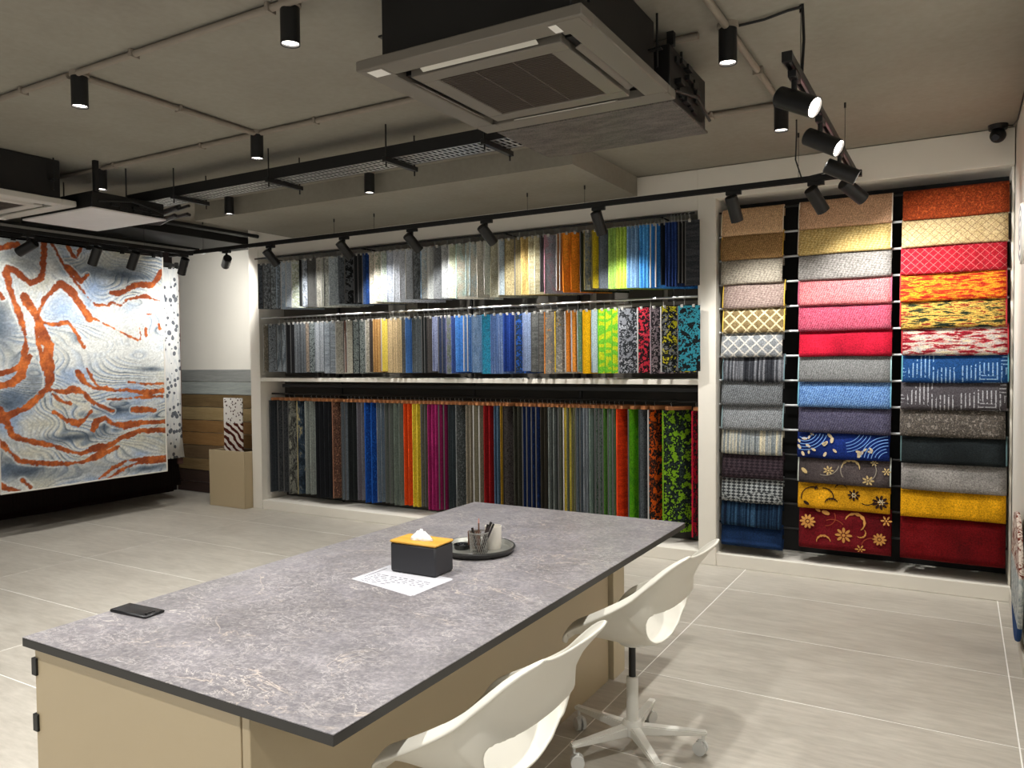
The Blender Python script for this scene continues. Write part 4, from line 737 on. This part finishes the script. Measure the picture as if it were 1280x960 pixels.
def chair(x, y, rot, base_rot, lb, first=None):
    r = empty('swivel_chair', (x, y, 0), rot, label=lb, cat='chair', group='white swivel chairs at the table')
    o = bpy.data.objects.new('seat_shell', SHM); COL.objects.link(o); o.parent = r
    m1 = o.modifiers.new('thick', 'SOLIDIFY'); m1.thickness = .010; m1.offset = 0; m2 = o.modifiers.new('sub', 'SUBSURF'); m2.levels = 1; m2.render_levels = 1
    B().lathe([(0, .435), (.05, .435), (.065, .448), (.075, .458), (0, .458)], n=20, cap=False).obj('seat_mount', WH, r)
    B().tube([(0, 0, .30), (0, 0, .437)], .014, 14).obj('gas_lift', BLACK, r)
    B().lathe([(0, .125), (.024, .125), (.0235, .30), (.02, .303), (0, .303)], n=20, cap=False).obj('column', WH, r)
    B().lathe([(0, .065), (.03, .065), (.042, .075), (.042, .115), (.034, .13), (0, .13)], n=24, cap=False).obj('hub', WH, r)
    for k in range(5):
        a = base_rot-rot+2*PI*k/5; c_, s_ = math.cos(a), math.sin(a)
        bm = bmesh.new(); bmesh.ops.create_cube(bm, size=1)
        for v_ in bm.verts:
            f_ = v_.co.x+.5; wy = .021-.006*f_; xx = .035+f_*.255; zt = .112-.014*f_; zb_ = .072+.012*f_
            v_.co = Vector((xx, v_.co.y*2*wy, zt if v_.co.z > 0 else zb_))
        bmesh.ops.bevel(bm, geom=bm.edges[:], offset=.004, segments=2, affect='EDGES'); bmesh.ops.rotate(bm, verts=bm.verts, cent=(0, 0, 0), matrix=Matrix.Rotation(a, 3, 'Z'))
        me = bpy.data.meshes.new('leg'); bm.to_mesh(me); bm.free(); lg = link('leg', me, WH, r)
        cx, cy = .275*c_, .275*s_; ax = Vector((math.cos(a+1.1), math.sin(a+1.1), 0)); off = Vector((-ax.y, ax.x, 0))*.012
        cs = B(); cs.tube([(cx, cy, .06), (cx, cy, .09)], .006, 8)
        for sg in (-1, 1):
            c0 = Vector((cx, cy, .0275))+off; cs.tube([c0+ax*(.005*sg), c0+ax*(.019*sg)], .0265, 16)
        cs.box(cx+off.x-.008, cx+off.x+.008, cy+off.y-.008, cy+off.y+.008, .03, .062, .002); cs.obj('caster', plain('caster_plastic', 'cfcfcb', .4), lg)
    return r
chair(-1.12, 2.86, PI/2-.06, math.radians(22), 'white swivel chair tucked under the far half of the table')
chair(-1.13, 1.77, PI/2-.06, math.radians(50), 'white swivel chair nearest the camera, tucked under the table')

# ================================================================ CEILING EQUIPMENT
LENS = emis('downlight_lens', 'fff6ea', 6); LENS2 = emis('spot_lens', 'fff4e6', 14)
def lamp(name, kind, loc, energy, parent, size=1.5, blend=.5, rot=None, col=(1, .98, .94), soft=.03):
    L = bpy.data.lights.new(name, kind); L.energy = energy; L.color = col; L.shadow_soft_size = soft
    if kind == 'SPOT': L.spot_size = size; L.spot_blend = blend
    o = bpy.data.objects.new(name, L); COL.objects.link(o); o.location = loc; o.parent = parent
    if rot: o.rotation_euler = rot
    return o
def downlight(x, y, lb, zt=ZC, e=1):
    r = empty('downlight', (x, y, zt), label=lb, cat='ceiling light', group='black cylinder downlights on the ceiling')
    B().lathe([(0, 0), (.045, 0), (.045, -.02), (.0385, -.022), (0, -.022)][::-1], n=20, cap=False).obj('mount', GREYP, r)
    B().lathe([(.034, -.165), (.0385, -.168), (.0385, -.024), (0, -.024)], n=28, cap=False).lathe([(.034, -.165), (.033, -.15)], n=28, cap=False).obj('body', BLACK, r)
    B().lathe([(0, -.158), (.033, -.158), (.033, -.156), (0, -.156)], n=24, cap=False).obj('lens', LENS, r)
    lamp('bulb', 'SPOT', (0, 0, -.172), DOWN_W*e, r, math.radians(105), .7, soft=.033)
DL = [(-.87, 3.36, 'black downlight on the conduit crossing right of the air conditioner'), (-.87, 4.5, 'black downlight behind the bright track spots'), (-2.31, 2.25, 'black downlight at top edge, left of the air conditioner'), (-3.77, 3.38, 'black downlight at the conduit junction, middle of left ceiling'), (-5.38, 3.38, 'black downlight beside the left air conditioner'), (-3.74, 2.25, 'black downlight at the left conduit elbow'), (-3.72, 1.12, 'black downlight cut by the top left corner of frame'), (-5.37, 4.5, 'black downlight at the left end of the dropped beam'), (-3.83, 4.5, 'black downlight in front of the dropped beam, under cable tray')]
for x, y, lb in DL: downlight(x, y, lb)
for x, y in ((-.87, 1.12), (-2.31, 1.12), (-.87, 2.25), (-5.2, 2.25), (-2.31, 0), (-3.72, 0), (-.87, 0)):
    downlight(x, y, 'black ceiling downlight outside the frame near x %.1f y %.1f' % (x, y) if False else {(-.87, 1.12): 'black downlight above the near chair, outside the frame', (-2.31, 1.12): 'black downlight above the table end, outside the frame', (-.87, 2.25): 'black downlight right of the air conditioner, outside the frame', (-5.2, 2.25): 'black downlight left of the frame by the left wall side', (-2.31, 0): 'black downlight left behind the camera', (-3.72, 0): 'black downlight far left behind the camera', (-.87, 0): 'black downlight just behind the camera'}[(x, y)])
# conduits
cdt = [([(-3.74, 2.25), (-3.76, 3.38)], 'grey conduit running back from the left elbow downlight'), ([(-3.7, 2.22), (-1.95, 2.22)], 'grey conduit from left elbow to the air conditioner'), ([(-6.2, 2.22), (-3.78, 2.22)], 'grey conduit left of the elbow downlight'),
       ([(-3.72, 3.37), (-1.0, 3.37)], 'grey conduit crossing the ceiling behind the air conditioner'), ([(-6.6, 3.37), (-3.8, 3.37)], 'grey conduit between the two left downlights'), ([(-.87, 1.0), (-.87, 3.33)], 'grey conduit at top edge right of air conditioner'), ([(-.87, 3.39), (-.87, 4.46)], 'grey conduit between the two right downlights'), ([(-1.6, 4.5), (-.91, 4.5)], 'grey conduit left of the downlight behind track spots')]
for pts, lb in cdt:
    (xa, ya), (xb, yb) = pts; c_ = empty('conduit', (xa, ya, ZC-.019), label=lb, cat='conduit', group='conduits on the ceiling')
    B().tube([(0, 0, 0), (xb-xa, yb-ya, 0)], .0155, 10).obj('pipe', GREYP, c_)
    L = math.hypot(xb-xa, yb-ya); n = max(1, int(L/.75))
    for q in range(n):
        f_ = (q+.5)/n; B().box(-.009, .009, -.024, .024, -.019, .0185, .002, Matrix.Translation(((xb-xa)*f_, (yb-ya)*f_, 0)) @ Matrix.Rotation(math.atan2(yb-ya, xb-xa), 4, 'Z')).obj('clamp', GREYP, c_)
o = B().tube([(-.83, 3.38, ZC-.01), (-.72, 3.37, ZC-.012), (-.62, 3.34, ZC-.01), (-.56, 3.33, ZC-.012)], .006, 8); tag(o.obj('black_cable', BLACK), 'black cable on the ceiling feeding the short track', 'cable')
# cassette air conditioner
ACM = plain('ac_panel_plastic', '6f695f', .5, var=.02); ACW = plain('ac_label_white', 'e8e6e0', .5)
def cassette(x0, y0, lb, mat, dark=True):
    r = empty('air_conditioner', (x0+.475, y0+.475, ZC), label=lb, cat='air conditioner', group='cassette air conditioners')
    z = 2.67-ZC
    B().box(-.405, .405, -.405, .405, z+.045, -.002, .006).obj('housing', DARKM, r)
    p = B(); W_ = .475
    for a, b, c_, d_ in ((-W_, W_, -W_, -.375), (-W_, W_, .375, W_), (-W_, -.375, -.375, .375), (.375, W_, -.375, .375)): p.box(a, b, c_, d_, z, z+.04, .004)
    p.obj('fascia', mat, r)
    g = B()
    for a, b, c_, d_ in ((-.325, .325, -.325, -.25), (-.325, .325, .25, .325), (-.325, -.25, -.25, .25), (.25, .325, -.25, .25)): g.box(a, b, c_, d_, z-.004, z+.03, .003)
    gr = g.obj('grille_frame', mat, r)
    s_ = B()
    for q in range(33): yy = -.245+q*.0153; s_.box(-.25, .25, yy, yy+.0045, z+.001, z+.005)
    for xx in (-.085, .085): s_.box(xx-.003, xx+.003, -.25, .25, z, z+.004)
    tag(s_.obj('grille_slats', plain('grille_brown_grey', '4e443b', .5), r), kind='stuff')
    B().box(-.26, .26, -.26, .26, z+.03, z+.036).obj('filter', plain('dark_filter', '1d1714', .8), r)
    for k in range(4):
        R0 = Matrix.Rotation(k*PI/2, 4, 'Z')
        B().box(-.29, .29, -.374, -.326, z+.022, z+.04, 0, R0).obj('air_slot', BLACK, r)
        B().box(-.25, .25, -.017, .017, -.002, .002, .0015, R0 @ Matrix.Translation((0, -.362, z+.004)) @ Matrix.Rotation(math.radians(-25), 4, 'X')).obj('louvre', mat if k % 2 else plain('louvre_light', 'c8c4b8', .4), r)
        B().box(-.46, -.36, -.46, -.36, z-.001, z-.0003, 0, R0).obj('corner_cover', mat, r)
    B().box(-.44, -.37, -.45, -.39, z-.002, z-.0012, .0003).obj('sensor_window', ACW, r); B().box(.34, .37, -.45, -.39, z-.002, z-.0012, .0003).obj('badge', ACW, r)
    for sx in (-1, 1):
        for sy in (-1, 1):
            B().tube([(sx*.44, sy*.34, z+.1), (sx*.44, sy*.34, -.001)], .005, 6).obj('hanger_rod', BLACK, r); B().box(sx*.405, sx*.46, sy*.34-.015, sy*.34+.015, z+.17, z+.176, .001).obj('bracket', BLACK, r)
    return r
cassette(-2.01, 2.29, 'large ceiling cassette air conditioner above the work table', ACM)
cassette(-6.34, 2.25, 'ceiling cassette air conditioner cut by the left frame edge', plain('ac_panel_plastic_pale', 'b8b4ac', .5))
def meshbox(x0, x1, y0, y1, z0, z1, mat, lb):
    r = empty('equipment_box', ((x0+x1)/2, (y0+y1)/2, z0), label=lb, cat='equipment box'); w, d_, h = (x1-x0)/2, (y1-y0)/2, z1-z0
    B().box(-w, w, -d_, d_, 0, .012, .002).obj('underside', mat, r)
    B().box(-w+.01, w-.01, -d_+.01, d_-.01, .0125, h, .004).obj('casing', DARKM, r)
    b = B()
    for q in range(14):
        a = random.uniform(-d_+.06, d_-.06); zz = random.uniform(.03, h-.04); b.box(w-.009, w+random.uniform(.0, .02), a-.03, a+.03, zz-.012, zz+.012, .001)
    b.tube([(w, -d_+.05, .06), (w+.03, 0, .09), (w+.02, d_-.04, .05)], .008, 6); b.obj('fittings', BLACK, r)
    for sx in (-.9, .9): B().tube([(sx*w, 0, h), (sx*w, 0, ZC-z0-.001)], .006, 6).obj('hanger_rod', BLACK, r)
    B().box(w-.03, w, -d_+.03, -d_+.06, h, ZC-z0-.001).obj('strut', BLACK, r)
    return r
def m_mesh():
    t = NT('dusty_expanded_mesh').p(.6, .3); v = t.n('ShaderNodeTexVoronoi'); v.inputs['Scale'].default_value = 130; t.l(t.coord(), v.inputs[0])
    f = t.noise(t.coord((1, 3, 1)), 5, 4, .7); t.col(t.mix(.5, t.ramp(v.outputs['Distance'], [(.2, '1f1d1c'), (.5, '6c655f')]), t.ramp(f, [(.4, '3a3735'), (.75, '8a837c')]))); return t.m
meshbox(-1.97, -1.09, 3.27, 3.83, 2.676, 2.93, m_mesh(), 'black suspended box with dusty mesh underside behind the air conditioner')
bxo = meshbox(-6.12, -5.24, 3.215, 3.80, 2.65, 2.775, plain('white_smooth_panel', 'd4d0d0', .5, var=.05, vs=4), 'suspended box with smooth pale underside by the left air conditioner')
# cable tray
ct = empty('cable_tray', (-5.6, 3.82, 2.795), label='long black cable tray with perforated galvanised bottom', cat='cable tray')
yc = .0
for sy in (-.1, .1): B().box(0, 3.59, sy-.004, sy+.004, 0, .075, .001).obj('side_rail', BLACK, ct)
b = B()
for q in range(98):
    x = .02+q*.036; vs = [(x, -.094, .003), (x+.016, -.094, .003), (x+.036, .094, .003), (x+.02, .094, .003)]; b.add(vs+[(a, c_, .0045) for a, c_, _ in vs], [(3, 2, 1, 0), (4, 5, 6, 7), (0, 1, 5, 4), (1, 2, 6, 5), (2, 3, 7, 6), (3, 0, 4, 7)])
for sy in (-.096, -.035, .03, .084): b.box(0, 3.59, sy, sy+.012, .001, .003)
tag(b.obj('perforated_bottom', GALV, ct), kind='stuff')
for q in range(6):
    yy = -.07+q*.026; B().tube([(x, yy+.006*math.sin(x*3+q), .022+.01*(q % 3)+.004*math.sin(x*5+q*2)) for x in np.linspace(-.15, 3.59, 26)], .011, 6).obj('cable', BLACK, ct)
for x in (.62, 1.6, 2.6, 3.3):
    B().box(x-.014, x+.014, -.16, .16, -.03, -.002, .001).obj('trapeze', BLACK, ct)
    for sy in (-.14, .14): B().tube([(x, sy, -.06), (x, sy, ZC-2.795-.001)], .005, 6).obj('hanger_rod', BLACK, ct)
# cable mess at the left end
cm = B()
for q in range(12):
    y0 = random.uniform(3.98, 4.3); z0 = random.uniform(2.74, 2.9); cm.tube([(-5.55, y0-.0, z0), (-5.9, y0+.1, z0+random.uniform(-.02, .04)), (-6.25, y0+random.uniform(-.08, .2), z0+.03), (-6.58, y0+random.uniform(-.1, .2), z0+random.uniform(0, .05))], .013, 6)
tag(cm.obj('cable_bundle', BLACK), 'tangled bundle of black cables at the left end of cable tray', 'cables', kind='stuff')
# pipes along the left ceiling by the duct
for q, (xa, ya, xb, yb, z) in enumerate(((-6.65, 3.9, -6.65, 6.1, 2.93), (-6.45, 4.6, -6.45, 6.1, 2.9))):
    tag(B().tube([(xa, ya, z), (xb, yb, z)], .02, 8).obj('pipe', BLACK), ['black pipe beside the ventilation duct at left', 'second black pipe right of the ventilation duct'][q], 'pipe')

# ---------------------------------------------------------------- tracks and spots
def track(p0, p1, wires, lb):
    p0 = Vector(p0); p1 = Vector(p1); r = empty('light_track', p0, label=lb, cat='light track'); d_ = p1-p0; L = d_.length; a = math.atan2(d_.y, d_.x); R0 = Matrix.Rotation(a, 4, 'Z')
    b = B().box(0, L, -.017, -.012, -.017, .017, 0, R0).box(0, L, .012, .017, -.017, .017, 0, R0).box(0, L, -.017, .017, .012, .017, 0, R0); b.obj('rail', BLACK, r)
    B().box(0, L, -.006, .006, .0, .0115, 0, R0).obj('conductor', GALV, r); B().box(-.02, 0, -.019, .019, -.019, .019, .001, R0).obj('end_cap', BLACK, r); B().box(L, L+.02, -.019, .019, -.019, .019, .001, R0).obj('end_cap', BLACK, r)
    for f_, zt in wires: 
        q = d_*f_; B().tube([q+Vector((0, 0, .017)), q+Vector((0, 0, zt-p0.z-.001))], .0016, 5).tube([q+Vector((0, 0, zt-p0.z-.03)), q+Vector((0, 0, zt-p0.z-.001))], .006, 8).obj('suspension_wire', BLACK, r)
    return r
ZT1 = 2.69
x0, x1 = -7.1, -.55
track((x0, 5.2, ZT1), (x1, 5.2, ZT1), [((x-x0)/(x1-x0), 2.84) for x in (-4.84, -4.38, -2.87, -2.39)]+[((x-x0)/(x1-x0), ZC) for x in (-6.6, -.9)], 'long black light track in front of the shelving')
track((-.57, 3.07, ZT1), (-.57, 5.14, ZT1), [(.13, ZC), (.8, ZC)], 'short black light track at right, running towards the wall')
track((-6.72, 2.6, 2.67), (-6.72, 5.14, 2.67), [(.3, ZC), (.8, ZC)], 'black light track facing the hanging rugs')
for xx, zz in ((-6.95, 2.72), (-7.05, 2.76)): tag(B().box(xx-.012, xx+.012, 2.6, 5.5, zz, zz+.03, .002).obj('steel_rail', GALV if xx > -7 else BLACK), 'galvanised rail above the marbled rug' if xx > -7 else 'black rail just behind the galvanised one', 'rail')
o = B().tube([(-.88, 5.2, 2.7), (-.90, 5.1, 2.80), (-.88, 5.02, 2.93), (-.86, 4.9, ZC-.005)], .005, 8).tube([(-.88, 5.2, 2.7), (-.72, 5.15, 2.71), (-.60, 5.1, 2.74), (-.57, 5.05, 2.715)], .005, 8); tag(o.obj('black_cable', BLACK), 'loose black cable linking the two right tracks', 'cable')
o = B().tube([(-.562, 3.33, ZC-.002), (-.558, 3.34, 2.85), (-.562, 3.32, 2.71)], .006, 8); tag(o.obj('black_cable', BLACK), 'black cable dropping from ceiling to the short right track', 'cable')
def spot(p, z, d_, lb, e=1, size=98, group='black track spots'):
    r = empty('track_spot', (p[0], p[1], z), label=lb, cat='spotlight', group=group)
    along = (abs(p[0]+.57) < .05 and p[1] < 5.15) or p[0] < -6.6
    B().box(-.05, .05, -.016, .016, -.045, -.018, .002, Matrix.Rotation(PI/2 if along else 0, 4, 'Z')).obj('adapter', BLACK, r)
    B().tube([(0, 0, -.045), (0, 0, -.09)], .011, 10).obj('stem', BLACK, r)
    d_ = Vector(d_).normalized(); R0 = Matrix.Translation((0, 0, -.125)) @ d_.to_track_quat('Z', 'Y').to_matrix().to_4x4()
    hd = B().lathe([(0, -.075), (.036, -.075), (.041, -.07), (.041, .098), (.037, .098), (.036, .088)], n=26, M=R0, cap=False).obj('lamp_head', BLACK, r)
    B().lathe([(0, .0885), (.036, .0885), (.036, .0865), (0, .0865)], n=24, M=R0, cap=False).obj('lens', LENS2, r)
    l_ = lamp('bulb', 'SPOT', R0 @ Vector((0, 0, .105)), SPOT_W*e, r, math.radians(size), 1.0, soft=.03); l_.rotation_euler = d_.to_track_quat('-Z', 'Y').to_euler()
T1Y = 5.2
for px, dd, lb in ((283, (-.95, .6, -.36), 'track spot above the left back wall corner'), (338, (.2, .55, -.6), 'track spot above the left post of the shelving'), (430, (.2, .55, -.6), 'second track spot from the shelving left post'), (515, (.25, .6, -.6), 'third track spot from the shelving left post'), (608, (.25, .6, -.6), 'track spot in front of the cream samples'), (748, (.1, .42, -.75), 'track spot in front of the yellow and green samples'), (917, (.12, .45, -.75), 'track spot above the left rug column'), (1020, (.3, .55, -.6), 'track spot above the middle rug column')):
    X = on(px, 320-(px-235)*.135, 1, T1Y).x; spot((X, T1Y), ZT1, (dd[0], dd[1]*.85, dd[2]) if px > 300 else dd, lb, 1 if px > 300 else 1.5)
for Y, dd, lb, e_ in ((3.2, (.85, -.30, -.48), 'nearest bright track spot at right, lens lit', .8), (3.85, (.85, -.2, -.5), 'second bright track spot at right', .8), (4.5, (.85, .12, -.45), 'third track spot on the short right track', .7), (5.05, (.5, .6, -.45), 'last track spot where the right tracks meet', .9)): spot((-.57, Y), ZT1, dd, lb, e_)
for Y, dd, lb in ((3.57, (-.7, -.3, -.38), 'left most track spot over the marbled rug'), (4.15, (-.4, -.05, -.75), 'second track spot over the marbled rug'), (4.52, (-.45, -.0, -.75), 'third track spot over the marbled rug'), (5.06, (-.45, .1, -.7), 'track spot in front of the ink spotted rug'), (2.8, (-.45, .25, -.6), 'track spot over the rug, hidden left of the frame')): spot((-6.72, Y), 2.67, dd, lb, RUG_W/SPOT_W, 130)
# security camera
sc_ = empty('security_camera', (.19, 5.68, ZC), label='small black dome security camera in the right ceiling corner', cat='camera')
B().lathe([(0, -.03), (.05, -.03), (.055, -.001), (0, -.001)], n=24, cap=False).obj('base', BLACK, sc_)
bm = bmesh.new(); bmesh.ops.create_uvsphere(bm, u_segments=20, v_segments=12, radius=.045); me = bpy.data.meshes.new('eyeball'); bm.to_mesh(me); bm.free(); o = link('eyeball', me, BLACK, sc_, True); o.location = (0, 0, -.065)
B().lathe([(0, .04), (.022, .04), (.02, .048), (0, .048)], n=18, M=Matrix.Translation((0, 0, -.065)) @ Vector((-.3, -.8, -.4)).to_track_quat('Z', 'Y').to_matrix().to_4x4(), cap=False).obj('lens', plain('camera_glass', '08080a', .05), sc_)
o = B().tube([(.24, 5.68, ZC-.01), (.27, 5.66, ZC-.02), (.282, 5.5, ZC-.03), (.283, 4.9, ZC-.03)], .004, 6); tag(o.obj('black_cable', BLACK), 'thin black cable from the security camera along right wall', 'cable')
